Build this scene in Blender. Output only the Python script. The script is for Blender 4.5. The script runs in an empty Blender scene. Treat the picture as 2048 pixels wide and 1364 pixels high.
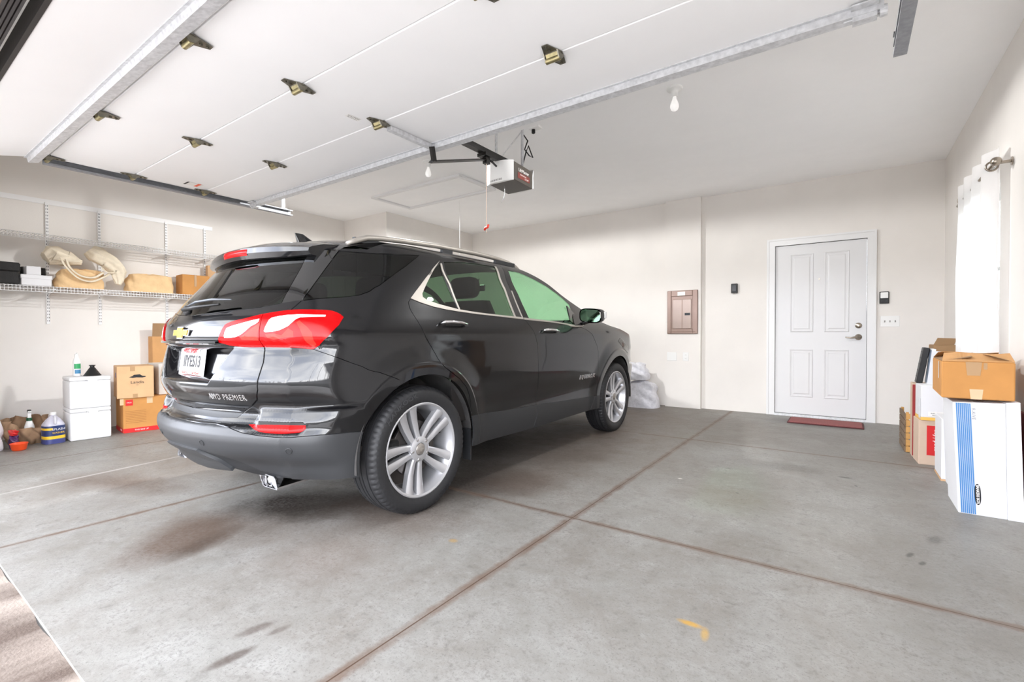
import bpy, bmesh, math, random
from mathutils import Vector, Matrix, Euler
from mathutils.geometry import delaunay_2d_cdt
R = math.radians
random.seed(7)
scene = bpy.context.scene
COL = scene.collection
# ---------------------------------------------------------------- node helpers
def new_mat(name):
    m = bpy.data.materials.new(name); m.use_nodes = True
    nt = m.node_tree; nt.nodes.clear()
    out = nt.nodes.new('ShaderNodeOutputMaterial')
    return m, nt, out
def srgb(c):
    def f(v):
        v /= 255.
        return v/12.92 if v <= .04045 else ((v + .055)/1.055)**2.4
    return (f(c[0]), f(c[1]), f(c[2]), 1)
def nd(nt, typ, **kw):
    n = nt.nodes.new('ShaderNode' + typ)
    for k, v in kw.items():
        if k[0] == 'i' and k[1:].isdigit(): n.inputs[int(k[1:])].default_value = v
        else:
            try: setattr(n, k, v)
            except Exception: n.inputs[k].default_value = v
    return n
def lk(nt, a, b): nt.links.new(a, b)
def pmat(name, col, rough=.5, metal=0., var=.0, scale=20., bump=0., bscale=60., spec=.5, coat=0., sub=None):
    """principled material; var = strength of a procedural tone variation, bump = procedural relief"""
    m, nt, out = new_mat(name)
    p = nd(nt, 'BsdfPrincipled'); lk(nt, p.outputs[0], out.inputs[0])
    p.inputs['Base Color'].default_value = srgb(col); p.inputs['Roughness'].default_value = rough
    p.inputs['Metallic'].default_value = metal; p.inputs['Specular IOR Level'].default_value = spec
    p.inputs['Coat Weight'].default_value = coat; p.inputs['Coat Roughness'].default_value = .02
    tc = nd(nt, 'TexCoord')
    if var:
        n = nd(nt, 'TexNoise'); n.inputs['Scale'].default_value = scale; n.inputs['Detail'].default_value = 5
        lk(nt, tc.outputs['Object'], n.inputs['Vector'])
        mx = nd(nt, 'Mix', data_type='RGBA'); c = srgb(col)
        mx.inputs[6].default_value = tuple(v*(1 - var) for v in c[:3]) + (1,)
        mx.inputs[7].default_value = tuple(min(1, v*(1 + var)) for v in c[:3]) + (1,)
        mr = nd(nt, 'MapRange'); mr.inputs[1].default_value = .3; mr.inputs[2].default_value = .7
        lk(nt, n.outputs[0], mr.inputs[0]); lk(nt, mr.outputs[0], mx.inputs[0]); lk(nt, mx.outputs[2], p.inputs['Base Color'])
    if bump:
        n = nd(nt, 'TexNoise'); n.inputs['Scale'].default_value = bscale; n.inputs['Detail'].default_value = 4
        lk(nt, tc.outputs['Object'], n.inputs['Vector'])
        b = nd(nt, 'Bump'); b.inputs['Strength'].default_value = bump; b.inputs['Distance'].default_value = .01
        lk(nt, n.outputs[0], b.inputs['Height']); lk(nt, b.outputs[0], p.inputs['Normal'])
    return m
def glassmat(name, tint, ior=1.5, refl=1.):
    """thin sheet of tinted glass"""
    m, nt, out = new_mat(name)
    t = nd(nt, 'BsdfTransparent'); t.inputs[0].default_value = tint
    g = nd(nt, 'BsdfGlossy'); g.inputs['Roughness'].default_value = .01; g.inputs['Color'].default_value = (refl, refl, refl, 1)
    lw = nd(nt, 'LayerWeight'); lw.inputs[0].default_value = .5
    pw = nd(nt, 'Math', operation='POWER'); pw.inputs[1].default_value = 5.; lk(nt, lw.outputs['Facing'], pw.inputs[0])
    f0 = ((ior - 1)/(ior + 1))**2 * 1.6
    ma = nd(nt, 'Math', operation='MULTIPLY_ADD'); ma.inputs[1].default_value = 1 - f0; ma.inputs[2].default_value = f0; lk(nt, pw.outputs[0], ma.inputs[0])
    mx = nd(nt, 'MixShader'); lk(nt, ma.outputs[0], mx.inputs[0]); lk(nt, t.outputs[0], mx.inputs[1]); lk(nt, g.outputs[0], mx.inputs[2])
    lk(nt, mx.outputs[0], out.inputs[0])
    return m
# ---------------------------------------------------------------- mesh helpers
class MB:
    def __init__(s): s.bm = bmesh.new()
    def box(s, x0, x1, y0, y1, z0, z1, M=None, bev=0., seg=1):
        vs = [s.bm.verts.new(p) for p in ((x0,y0,z0),(x1,y0,z0),(x1,y1,z0),(x0,y1,z0),(x0,y0,z1),(x1,y0,z1),(x1,y1,z1),(x0,y1,z1))]
        fs = [s.bm.faces.new([vs[i] for i in q]) for q in ((3,2,1,0),(4,5,6,7),(0,1,5,4),(1,2,6,5),(2,3,7,6),(3,0,4,7))]
        if bev:
            es = list({e for f in fs for e in f.edges})
            r = bmesh.ops.bevel(s.bm, geom=es, offset=bev, segments=seg, affect='EDGES', profile=.5)
            vs = list({v for f in r['faces'] for v in f.verts} | {v for v in vs if v.is_valid})
        if M is not None:
            for v in vs: v.co = M @ v.co
        return s
    def poly(s, pts):
        return s.bm.faces.new([s.bm.verts.new(p) for p in pts])
    def prism(s, pts, d, bev=0.):
        """closed polygon pts (3D, planar) pushed along vector d"""
        d = Vector(d); n = len(pts)
        a = [s.bm.verts.new(p) for p in pts]; b = [s.bm.verts.new(Vector(p) + d) for p in pts]
        fs = [s.bm.faces.new(a[::-1]), s.bm.faces.new(b)] + [s.bm.faces.new((a[i], a[(i+1) % n], b[(i+1) % n], b[i])) for i in range(n)]
        bmesh.ops.recalc_face_normals(s.bm, faces=fs)
        if bev:
            es = list({e for f in fs for e in f.edges})
            bmesh.ops.bevel(s.bm, geom=es, offset=bev, segments=2, affect='EDGES', profile=.5)
        return s
    def tube(s, pts, r, n=8, cap=True, closed=False, flat=None):
        """tube through pts; r a number or one per point; flat=(a,b) scales the section's two axes"""
        pts = [Vector(p) for p in pts]; N = len(pts); rings = []; prev = None
        for i, p in enumerate(pts):
            if closed: t = pts[(i+1) % N] - pts[i-1]
            else: t = pts[min(i+1, N-1)] - pts[max(i-1, 0)]
            if t.length < 1e-9: t = Vector((0, 0, 1))
            t.normalize()
            if prev is None:
                a = Vector((0, 0, 1)) if abs(t.z) < .9 else Vector((1, 0, 0))
                u = t.cross(a).normalized()
            else:
                u = (prev - t * prev.dot(t)).normalized()
            prev = u; w = t.cross(u)
            rr = r[i] if isinstance(r, (list, tuple)) else r
            fa, fb = flat or (1, 1)
            rings.append([s.bm.verts.new(p + (u*fa*math.cos(k*2*math.pi/n) + w*fb*math.sin(k*2*math.pi/n))*rr) for k in range(n)])
        for i in range(N if closed else N - 1):
            A, B = rings[i], rings[(i+1) % N]
            for k in range(n): s.bm.faces.new((A[k], A[(k+1) % n], B[(k+1) % n], B[k]))
        if cap and not closed:
            s.bm.faces.new(rings[0][::-1]); s.bm.faces.new(rings[-1])
        return s
    def lathe(s, prof, n=32, axis='z', c=(0, 0, 0), cap=True):
        """prof: (radius, height) pairs"""
        rings = []
        for r, h in prof:
            ring = []
            for k in range(n):
                a = 2*math.pi*k/n; x, y = r*math.cos(a), r*math.sin(a)
                p = {'z': (x, y, h), 'x': (h, x, y), 'y': (y, h, x)}[axis]
                ring.append(s.bm.verts.new(Vector(p) + Vector(c)))
            rings.append(ring)
        for A, B in zip(rings, rings[1:]):
            for k in range(n): s.bm.faces.new((A[k], A[(k+1) % n], B[(k+1) % n], B[k]))
        if cap:
            if prof[0][0] > 1e-6: s.bm.faces.new(rings[0][::-1])
            if prof[-1][0] > 1e-6: s.bm.faces.new(rings[-1])
        return s
    def grid(s, f, nu, nv, closeu=False):
        V = [[s.bm.verts.new(f(i/(nu if closeu else nu - 1), j/(nv - 1))) for j in range(nv)] for i in range(nu)]
        for i in range(nu if closeu else nu - 1):
            for j in range(nv - 1):
                s.bm.faces.new((V[i][j], V[(i+1) % nu][j], V[(i+1) % nu][j+1], V[i][j+1]))
        return s
    def xf(s, M):
        for v in s.bm.verts: v.co = M @ v.co
        return s
    def build(s, name, m, parent=None, smooth=False, angle=None, loc=None, weld=False):
        if weld: bmesh.ops.remove_doubles(s.bm, verts=s.bm.verts, dist=1e-5)
        bmesh.ops.recalc_face_normals(s.bm, faces=s.bm.faces)
        me = bpy.data.meshes.new(name); s.bm.to_mesh(me); s.bm.free()
        for q in (m if isinstance(m, (list, tuple)) else [m]): me.materials.append(q)
        if smooth or angle:
            for p in me.polygons: p.use_smooth = True
            if angle: me.set_sharp_from_angle(angle=R(angle))
        o = bpy.data.objects.new(name, me); COL.objects.link(o)
        if parent is not None: o.parent = parent
        if loc is not None: o.location = loc
        return o
def thing(name, label, cat, loc=(0, 0, 0), rz=0, group=None):
    o = bpy.data.objects.new(name, None); COL.objects.link(o)
    o.empty_display_size = .05; o.location = loc; o.rotation_euler = (0, 0, R(rz))
    o['label'] = label; o['category'] = cat
    if group: o['group'] = group
    return o
def tag(o, label, cat, group=None, kind=None):
    o['label'] = label; o['category'] = cat
    if group: o['group'] = group
    if kind: o['kind'] = kind
    return o
def struct(o): o['kind'] = 'structure'; return o
def dup(root, label=None, group=None, **kw):
    r = root.copy(); COL.objects.link(r)
    if label: r['label'] = label
    if group: r['group'] = group
    for k, v in kw.items(): setattr(r, k, v)
    for ch in root.children:
        c = ch.copy(); COL.objects.link(c); c.parent = r
        for g in ch.children:
            d = g.copy(); COL.objects.link(d); d.parent = c
    return r
def text_geo(body, size, extrude=0., bold=0., spacing=1.):
    cu = bpy.data.curves.new('t', 'FONT'); cu.body = body; cu.size = size; cu.extrude = extrude; cu.offset = bold
    cu.align_x = 'CENTER'; cu.align_y = 'CENTER'; cu.space_character = spacing; cu.resolution_u = 3
    o = bpy.data.objects.new('t', cu); COL.objects.link(o)
    dg = bpy.context.evaluated_depsgraph_get(); me = bpy.data.meshes.new_from_object(o.evaluated_get(dg))
    vs = [v.co.copy() for v in me.vertices]; fs = [tuple(p.vertices) for p in me.polygons]
    bpy.data.objects.remove(o); bpy.data.curves.remove(cu); bpy.data.meshes.remove(me)
    return vs, fs
def lettering(name, items, m, fn, parent=None, extrude=.0005):
    """items: (text, size, x, y[, stretch_x]) laid out on a sheet; fn maps sheet (x, y, height) to the place"""
    vs, fs = [], []
    for it in items:
        v, f = text_geo(it[0], it[1], extrude, it[5] if len(it) > 5 else 0., it[6] if len(it) > 6 else 1.)
        k = it[4] if len(it) > 4 else 1.; b = len(vs)
        vs += [fn(p.x*k + it[2], p.y + it[3], p.z + extrude) for p in v]; fs += [tuple(i + b for i in q) for q in f]
    me = bpy.data.meshes.new(name); me.from_pydata([tuple(v) for v in vs], [], fs); me.materials.append(m)
    o = bpy.data.objects.new(name, me); COL.objects.link(o)
    if parent is not None: o.parent = parent
    return o
def plane_fn(o, ex, ey):
    """sheet axes ex, ey at origin o -> mapping for lettering (raised along ex x ey)"""
    o, ex, ey = Vector(o), Vector(ex).normalized(), Vector(ey).normalized(); n = ex.cross(ey)
    return lambda x, y, h=0.: o + ex*x + ey*y + n*(h + .0006)
def patch(name, fn, pts, m, parent=None, h=.0):
    mb = MB(); mb.prism([fn(x, y, h) for x, y in pts], fn(0, 0, .0006) - fn(0, 0, 0)); return mb.build(name, m, parent)
def Mt(loc=(0, 0, 0), rx=0, ry=0, rz=0):
    return Matrix.Translation(loc) @ Euler((R(rx), R(ry), R(rz))).to_matrix().to_4x4()

EXPO = 1.36

# ================================================================ materials
def wall_mat(name, col):
    m = pmat(name, col, .75, var=.025, scale=2.5, bump=.08, bscale=180, spec=.25); return m
M_wall = wall_mat('wall_paint', (228, 224, 219))
M_ceil = wall_mat('ceiling_paint', (252, 252, 252))
M_white = pmat('white_paint', (225, 225, 225), .35, var=.015, scale=4)
M_door = pmat('door_white', (219, 219, 220), .4, var=.01, scale=3)
M_panel = pmat('garage_door_white', (244, 244, 244), .45, var=.015, scale=2, bump=.02, bscale=250)
M_galv = pmat('galvanised_steel', (212, 213, 215), .55, .35, var=.16, scale=45)
M_track = pmat('track_steel', (150, 152, 156), .6, .35, var=.12, scale=40)
M_galvd = pmat('galvanised_dark', (120, 122, 124), .4, .8, var=.15, scale=60)
M_brass = pmat('zinc_yellow_hinge', (156, 146, 108), .35, .75, var=.35, scale=40)
M_hinge = pmat('plated_steel', (128, 124, 112), .38, .85, var=.3, scale=30)
M_blackp = pmat('black_plastic', (22, 22, 23), .45)
M_blackm = pmat('black_metal', (24, 22, 20), .4, .4)
M_wplastic = pmat('white_plastic', (232, 232, 230), .35)
M_wire = pmat('white_coated_wire', (236, 236, 236), .4)
M_slot = pmat('dark_slot', (60, 62, 66), .7)
M_nickel = pmat('satin_nickel', (170, 160, 148), .28, 1.)
M_red = pmat('red_plastic', (225, 60, 40), .4)
M_cord = pmat('pale_cord', (232, 205, 185), .8)
M_panelgrey = pmat('panel_brown_enamel', (151, 128, 118), .35, .25, var=.05, scale=8)
M_panelgrey2 = pmat('panel_cover_enamel', (168, 150, 141), .3, .3, var=.04, scale=8)
M_paper = pmat('paper_label', (238, 236, 232), .6)
M_ink = pmat('black_ink', (25, 24, 26), .6)
M_redink = pmat('red_ink', (196, 40, 40), .55)
M_jamb = pmat('brown_exterior_trim', (96, 78, 66), .6, var=.15, scale=12)
M_seal = pmat('black_weatherseal', (38, 35, 34), .55)

def floor_material():
    m, nt, out = new_mat('stained_concrete')
    p = nd(nt, 'BsdfPrincipled'); lk(nt, p.outputs[0], out.inputs[0])
    p.inputs['Specular IOR Level'].default_value = .35
    tc = nd(nt, 'TexCoord'); P = tc.outputs['Object']
    def noise(scale, detail=6, rough=.6, vec=None, sc=None, dist=0.):
        n = nd(nt, 'TexNoise'); n.inputs['Scale'].default_value = scale; n.inputs['Detail'].default_value = detail
        n.inputs['Roughness'].default_value = rough; n.inputs['Distortion'].default_value = dist
        if sc:
            mp = nd(nt, 'Mapping'); mp.inputs['Scale'].default_value = sc; lk(nt, P, mp.inputs[0]); lk(nt, mp.outputs[0], n.inputs['Vector'])
        else: lk(nt, P, n.inputs['Vector'])
        return n.outputs[0]
    def mr(x, a, b, c=0., d=1.):
        r = nd(nt, 'MapRange'); r.inputs[1].default_value = a; r.inputs[2].default_value = b; r.inputs[3].default_value = c; r.inputs[4].default_value = d
        lk(nt, x, r.inputs[0]); return r.outputs[0]
    def math_(op, a, b=None):
        n = nd(nt, 'Math', operation=op)
        for i, x in enumerate((a, b)):
            if x is None: continue
            if isinstance(x, (int, float)): n.inputs[i].default_value = x
            else: lk(nt, x, n.inputs[i])
        return n.outputs[0]
    def mix(f, a, b):
        n = nd(nt, 'Mix', data_type='RGBA')
        if isinstance(f, (int, float)): n.inputs[0].default_value = f
        else: lk(nt, f, n.inputs[0])
        for i, x in ((6, a), (7, b)):
            if isinstance(x, tuple): n.inputs[i].default_value = x
            else: lk(nt, x, n.inputs[i])
        return n.outputs[2]
    big = noise(.9, 5, .6); mid = noise(6, 8, .7, dist=.4); fine = noise(55, 4, .7); fl = noise(46, 4, .7, sc=(1., .45, 1.), dist=.4)
    col = mix(mr(big, .35, .65), srgb((124, 121, 115)), srgb((148, 147, 143)))
    col = mix(mr(mid, .35, .7, 0, .6), col, srgb((164, 163, 160)))
    col = mix(mr(mid, .55, .78, 0, .5), srgb((150, 149, 148)), col) if False else col
    col = mix(math_('MULTIPLY', mr(fine, .50, .68), mr(mid, .40, .6)), col, srgb((122, 120, 117)))
    col = mix(mr(noise(1.7, 7, .68, dist=.6), .42, .66, 0, .55), col, srgb((118, 111, 103)))
    col = mix(math_('MULTIPLY', mr(fl, .66, .73), mr(noise(3.1, 3, .6), .45, .62, 0., .8)), col, srgb((96, 94, 91)))
    m2 = noise(19, 6, .75, dist=.3)
    col = mix(mr(m2, .54, .74, 0, .35), col, srgb((172, 171, 168)))
    col = mix(mr(m2, .46, .28, 0, .6), col, srgb((98, 95, 91)))
    col = mix(math_('MULTIPLY', mr(noise(120, 3, .7), .56, .70), mr(m2, .35, .55, .3, .8)), col, srgb((96, 94, 91)))
    sp = nd(nt, 'SeparateXYZ'); lk(nt, P, sp.inputs[0]); X, Y = sp.outputs[0], sp.outputs[1]
    wob = math_('MULTIPLY', math_('SUBTRACT', noise(9, 6, .7), .5), .34); wob2 = math_('SUBTRACT', noise(2.2, 6, .65), .5)
    # brownish soot and rubber stains, each with its own outline: centre, half axes, turn, strength, colour, edge
    def stain(cx, cy, ax, ay, rot, k, c, soft=.75, rag=1.1):
        nonlocal col
        mp = nd(nt, 'Mapping', vector_type='TEXTURE'); mp.inputs['Location'].default_value = (cx, cy, 0); mp.inputs['Rotation'].default_value = (0, 0, R(rot)); mp.inputs['Scale'].default_value = (ax, ay, 1)
        lk(nt, P, mp.inputs[0])
        sx = nd(nt, 'SeparateXYZ'); lk(nt, mp.outputs[0], sx.inputs[0])
        d = math_('SQRT', math_('ADD', math_('MULTIPLY', sx.outputs[0], sx.outputs[0]), math_('MULTIPLY', sx.outputs[1], sx.outputs[1])))
        d = math_('ADD', d, math_('MULTIPLY', wob2, rag))
        f = mr(d, 1 - soft, 1 + soft*.4, k, 0.)
        f = math_('MULTIPLY', f, mr(fine, .35, .6, .72, 1.))
        col = mix(f, col, srgb(c))
    brown, dark = (92, 77, 67), (46, 40, 36)
    stain(-4.05, 1.08, .55, .17, 20, .8, brown)
    stain(-2.68, .98, .20, .34, 40, .95, brown, .5)
    stain(-2.52, .99, .07, .22, 20, .8, (70, 58, 50), .7)
    stain(-2.62, 1.20, .40, .24, 30, .6, brown)
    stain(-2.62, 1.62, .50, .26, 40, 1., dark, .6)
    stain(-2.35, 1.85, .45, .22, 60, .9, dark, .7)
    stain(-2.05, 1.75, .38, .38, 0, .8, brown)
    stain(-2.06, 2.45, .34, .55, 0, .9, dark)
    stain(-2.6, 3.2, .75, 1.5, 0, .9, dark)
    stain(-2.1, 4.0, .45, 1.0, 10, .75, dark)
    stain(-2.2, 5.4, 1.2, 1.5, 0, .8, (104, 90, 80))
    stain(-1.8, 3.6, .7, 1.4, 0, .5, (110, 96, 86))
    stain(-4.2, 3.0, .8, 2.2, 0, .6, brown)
    stain(-1.75, 2.75, .25, .35, 0, .6, brown)
    stain(-.60, 3.15, .30, .22, 20, .45, (110, 96, 86))
    stain(-.55, 5.3, .8, .7, 0, .35, (112, 102, 94))
    stain(-1.95, 1.25, .34, .28, 0, .45, (116, 100, 90))
    stain(-.1, 4.6, .5, 1.2, 0, .35, (112, 108, 103))
    stain(.35, 2.6, .30, 1.3, 0, .5, (110, 107, 103))
    stain(-.32, 6.25, .47, .30, 0, .55, (86, 84, 82), .3, .5)
    stain(-1.555, .69, .024, .075, -6, .95, (92, 84, 79), .4, .4)
    stain(-1.64, .81, .022, .065, -10, .85, (98, 90, 85), .5, .8)
    stain(-1.57, .85, .016, .04, -10, .7, (98, 90, 85), .5, .8)
    stain(-.440, 1.685, .045, .016, 0, .9, (190, 146, 52), .5, .7)
    stain(-.385, 1.655, .014, .04, 10, .7, (190, 150, 66), .5, .7)
    stain(-1.56, 1.71, .025, .02, 0, .6, (176, 140, 74), .5, .7)
    stain(-4.43, 1.1, .018, .75, 8, .55, (190, 187, 184), .6, .3)
    stain(.046, 3.837, .010, .008, 0, 1., (20, 20, 20), .4, .2)
    stain(-.566, 3.245, .010, .006, 0, .9, (40, 36, 34), .4, .2)
    stain(-.945, 3.347, .016, .009, 20, .9, (226, 222, 216), .4, .2)
    stain(-.014, 4.02, .04, .02, 0, .8, (64, 62, 60), .5, .8)
    stain(.232, 2.777, .035, .012, 70, .8, (60, 58, 56), .5, .8)
    stain(.268, 2.705, .03, .012, 70, .8, (60, 58, 56), .5, .8)
    stain(.347, 3.048, .07, .03, 70, .5, (76, 74, 72), .5, .9)
    # saw-cut joints with ragged brown dirt beside them
    for ax, c, hw in ((X, -1.222, .020), (X, -3.26, .015), (X, -5.3, .010), (Y, 2.295, .017), (Y, 4.65, .014)):
        d = math_('ABSOLUTE', math_('SUBTRACT', ax, c))
        dd = math_('ADD', d, math_('MULTIPLY', wob, .16))
        col = mix(math_('MULTIPLY', mr(dd, hw*.7, hw*1.7, .8, 0.), mr(noise(5, 4, .7), .35, .6, .45, 1.)), col, srgb((108, 90, 78)))
        col = mix(mr(d, .0020, .0036, 1., 0.), col, srgb((84, 66, 54)))
    lk(nt, col, p.inputs['Base Color'])
    lk(nt, mr(mid, .3, .7, .42, .62), p.inputs['Roughness'])
    b = nd(nt, 'Bump'); b.inputs['Strength'].default_value = .15; b.inputs['Distance'].default_value = .004
    lk(nt, math_('ADD', fine, fl), b.inputs['Height']); lk(nt, b.outputs[0], p.inputs['Normal'])
    return m
M_floor = floor_material()
def drive_mat():
    m = pmat('driveway_concrete', (232, 228, 224), .85, var=.12, scale=3.5, bump=.25, bscale=90); nt = m.node_tree
    p = next(n for n in nt.nodes if n.type == 'BSDF_PRINCIPLED'); src = p.inputs['Base Color'].links[0].from_socket
    tc = next(n for n in nt.nodes if n.type == 'TEX_COORD'); s = nd(nt, 'SeparateXYZ'); lk(nt, tc.outputs['Object'], s.inputs[0])
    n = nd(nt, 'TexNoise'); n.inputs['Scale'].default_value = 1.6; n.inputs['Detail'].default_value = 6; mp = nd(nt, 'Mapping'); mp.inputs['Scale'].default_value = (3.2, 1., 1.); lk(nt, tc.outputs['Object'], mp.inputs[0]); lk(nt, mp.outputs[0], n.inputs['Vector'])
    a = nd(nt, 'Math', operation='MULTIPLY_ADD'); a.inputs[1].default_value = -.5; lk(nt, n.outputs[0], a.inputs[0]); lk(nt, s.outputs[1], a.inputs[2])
    # brown stains by the threshold; the band is darkened to offset the strong sky
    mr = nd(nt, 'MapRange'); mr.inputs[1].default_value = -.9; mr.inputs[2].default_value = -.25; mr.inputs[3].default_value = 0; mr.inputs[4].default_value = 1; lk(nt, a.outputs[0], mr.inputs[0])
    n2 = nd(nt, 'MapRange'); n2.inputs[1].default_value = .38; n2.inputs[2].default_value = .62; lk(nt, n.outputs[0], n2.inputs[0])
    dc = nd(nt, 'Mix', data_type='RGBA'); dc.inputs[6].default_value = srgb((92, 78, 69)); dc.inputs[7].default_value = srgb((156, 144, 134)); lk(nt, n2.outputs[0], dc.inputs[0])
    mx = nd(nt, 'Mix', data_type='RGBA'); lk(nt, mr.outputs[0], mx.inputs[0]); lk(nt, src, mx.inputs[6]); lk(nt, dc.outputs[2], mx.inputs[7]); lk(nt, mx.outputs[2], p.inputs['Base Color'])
    return m
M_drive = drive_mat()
M_lawn = pmat('winter_lawn', (74, 72, 62), .9, var=.3, scale=1.5)

# ================================================================ room shell
CZ = 2.812; XL, XR, YB, YF = -6.59, .815, 6.67, .40
def sbox(name, m, *a, bev=0.): return struct(MB().box(*a, bev=bev).build(name, m))
sbox('floor', M_floor, XL - .1, XR + .1, YF, YB + .1, -.2, 0)
sbox('ceiling', M_ceil, XL - .1, XR + .1, YF - .15, YB + .1, CZ, CZ + .1)
sbox('wall_left', M_wall, XL - .1, XL, YF - .15, YB + .1, 0, CZ)
# back wall with a door opening
wb = MB(); wb.box(XL - .1, -.742, YB, YB + .1, 0, CZ); wb.box(.168, XR + .1, YB, YB + .1, 0, CZ); wb.box(-.742, .168, YB, YB + .1, 2.068, CZ)
struct(wb.build('wall_back', M_wall))
# right wall with a window opening
WY0, WY1, WZ0, WZ1 = 4.45, 5.22, .95, 2.02
wr = MB(); wr.box(XR, XR + .12, YF - .15, WY0, 0, CZ); wr.box(XR, XR + .12, WY1, YB, 0, CZ); wr.box(XR, XR + .12, WY0, WY1, 0, WZ0); wr.box(XR, XR + .12, WY0, WY1, WZ1, CZ)
struct(wr.build('wall_right', M_wall))
# front wall: the wide garage opening the camera looks in through
OX0, OX1, OZ = -4.84, .16, 2.16
wf = MB(); wf.box(XL, OX0, YF - .15, YF, 0, CZ); wf.box(OX1, XR, YF - .15, YF, 0, CZ); wf.box(OX0, OX1, YF - .15, YF, OZ + .02, CZ)
struct(wf.build('wall_front', M_wall))
hd = MB(); hd.box(OX0, OX1, YF - .17, YF - .012, OZ, OZ + .02)
struct(hd.build('trim_1', M_jamb))
sl = MB()
for k in range(4): sl.box(OX0, OX1, YF - .055 + k*.0125, YF - .047 + k*.0125, OZ - .012, OZ)
struct(sl.build('trim_2', M_seal))
# boxed-out chase in the far left corner, column by the electrical panel
sbox('wall_chase', M_wall, XL, -5.578, 4.70, YB, 0, CZ)
sbox('wall_column', M_wall, -2.068, -1.602, 6.60, YB, 0, CZ)
# driveway apron and ground outside
def apron(i, j):
    x = -9 + 13*i; y = YF - 1e-3 - 16*j**1.6
    z = -.012 - .02*max(0, j) - (.0 if j > .001 else 0)
    return (x, y + .004*math.sin(x*9) + .003*math.sin(x*23 + 1), z)
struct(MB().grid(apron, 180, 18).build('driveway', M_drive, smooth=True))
MBg = MB(); MBg.box(-60, 60, -70, YF - .3, -.4, -.12); MBg.box(XR + .3, 60, YF - .3, 60, -.4, -.12)
struct(MBg.build('ground', M_lawn))

# ================================================================ entry door
dr = struct(MB().box(-.738, .164, YB + .012, YB + .056, .028, 2.064).build('door_1', M_door))
def raised(x0, x1, z0, z1):
    mb = MB(); Y = YB + .012
    # moulded frame: sunken groove around a raised field
    def ring(a, b, ya, yb):
        A = [(x0 + a, ya, z0 + a), (x1 - a, ya, z0 + a), (x1 - a, ya, z1 - a), (x0 + a, ya, z1 - a)]
        B = [(x0 + b, yb, z0 + b), (x1 - b, yb, z0 + b), (x1 - b, yb, z1 - b), (x0 + b, yb, z1 - b)]
        va = [mb.bm.verts.new(p) for p in A]; vb = [mb.bm.verts.new(p) for p in B]
        for i in range(4): mb.bm.faces.new((va[i], va[(i+1) % 4], vb[(i+1) % 4], vb[i]))
    ring(0, .008, Y, Y - .006); ring(.008, .018, Y - .006, Y - .001); ring(.018, .034, Y - .001, Y - .001); ring(.034, .046, Y - .001, Y - .006)
    mb.poly([(x0 + .046, Y - .006, z0 + .046), (x1 - .046, Y - .006, z0 + .046), (x1 - .046, Y - .006, z1 - .046), (x0 + .046, Y - .006, z1 - .046)])
    return mb.build('door_panel', M_door, dr)
raised(-.582, -.342, 1.015, 1.95); raised(-.234, .006, 1.015, 1.95); raised(-.582, -.342, .235, .81); raised(-.234, .006, .235, .81)
MB().lathe([(0, 0), (.009, 0), (.009, .006), (0, .006)], 16, 'y', (-.285, YB + .004, 1.64)).build('peephole', M_nickel, dr)
k = MB(); k.lathe([(0, -.022), (.012, -.022), (.03, -.012), (.033, 0), (.033, .004)], 24, 'y', (.092, YB + .010, 1.088)); k.box(.088, .096, YB - .016, YB - .01, 1.078, 1.098)
k.build('deadbolt', M_nickel, dr, angle=35)
k = MB(); k.lathe([(0, -.03), (.014, -.03), (.016, -.014), (.03, -.008), (.034, 0), (.034, .004)], 24, 'y', (.092, YB + .010, .957))
k.tube([(.092, YB - .03, .957), (.06, YB - .045, .955), (.02, YB - .047, .948), (-.015, YB - .046, .953), (-.03, YB - .045, .957)], [.011, .011, .009, .007, .005], 8)
k.build('door_handle', M_nickel, dr, smooth=True)
cs = MB(); W = .088
for (x0, x1, z0, z1) in ((-.83, -.742, 0, 2.068), (.168, .25, 0, 2.068), (-.83, .25, 2.068, 2.152)):
    cs.box(x0, x1, YB - .018, YB, z0, z1)
for (x0, x1, z0, z1) in ((-.83, -.808, 0, 2.152), (.228, .25, 0, 2.152), (-.808, .228, 2.13, 2.152)): cs.box(x0, x1, YB - .026, YB - .016, z0, z1)
struct(cs.build('trim_3', M_white))
sbox('trim_4', M_galv, -.742, .168, YB - .03, YB + .06, 0, .026)   # threshold
sl = MB(); sl.box(-.7435, -.7385, YB + .006, YB + .02, .03, 2.067); sl.box(.1645, .1675, YB + .006, YB + .02, .03, 2.067); sl.box(-.742, .167, YB + .006, YB + .02, 2.0635, 2.0685); sl.box(-.742, .167, YB + .004, YB + .02, .024, .03)
sl.build('door_seal', M_blackp, dr)

# ================================================================ window, curtain rod and curtain on the right wall
wn = MB()
for (y0, y1, z0, z1) in ((WY0, WY0 + .05, WZ0, WZ1), (WY1 - .05, WY1, WZ0, WZ1), (WY0 + .05, WY1 - .05, WZ0, WZ0 + .05), (WY0 + .05, WY1 - .05, WZ1 - .05, WZ1), (WY0 + .05, WY1 - .05, 1.46, 1.50)): wn.box(XR + .04, XR + .09, y0, y1, z0, z1)
w1 = struct(wn.build('window_1', M_white))
M_clear = glassmat('clear_glass', (.93, .96, .95, 1))
MB().box(XR + .062, XR + .066, WY0 + .05, WY1 - .05, WZ0 + .05, WZ1 - .05).build('pane', M_clear, w1)
RX = .735
rod = thing('curtain_rod', 'bronze curtain rod with a ball finial on the right wall', 'curtain rod', (RX, 4.15, 2.055))
MB().tube([(0, .0, 0), (0, 1.25, 0)], .0095, 10).build('rod', M_nickel, rod, smooth=True)
MB().lathe([(0, -.05), (.014, -.048), (.024, -.036), (.028, -.022), (.024, -.008), (.014, 0), (.011, .004), (.011, .012)], 20, 'y').build('finial', M_nickel, rod, smooth=True)
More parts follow.
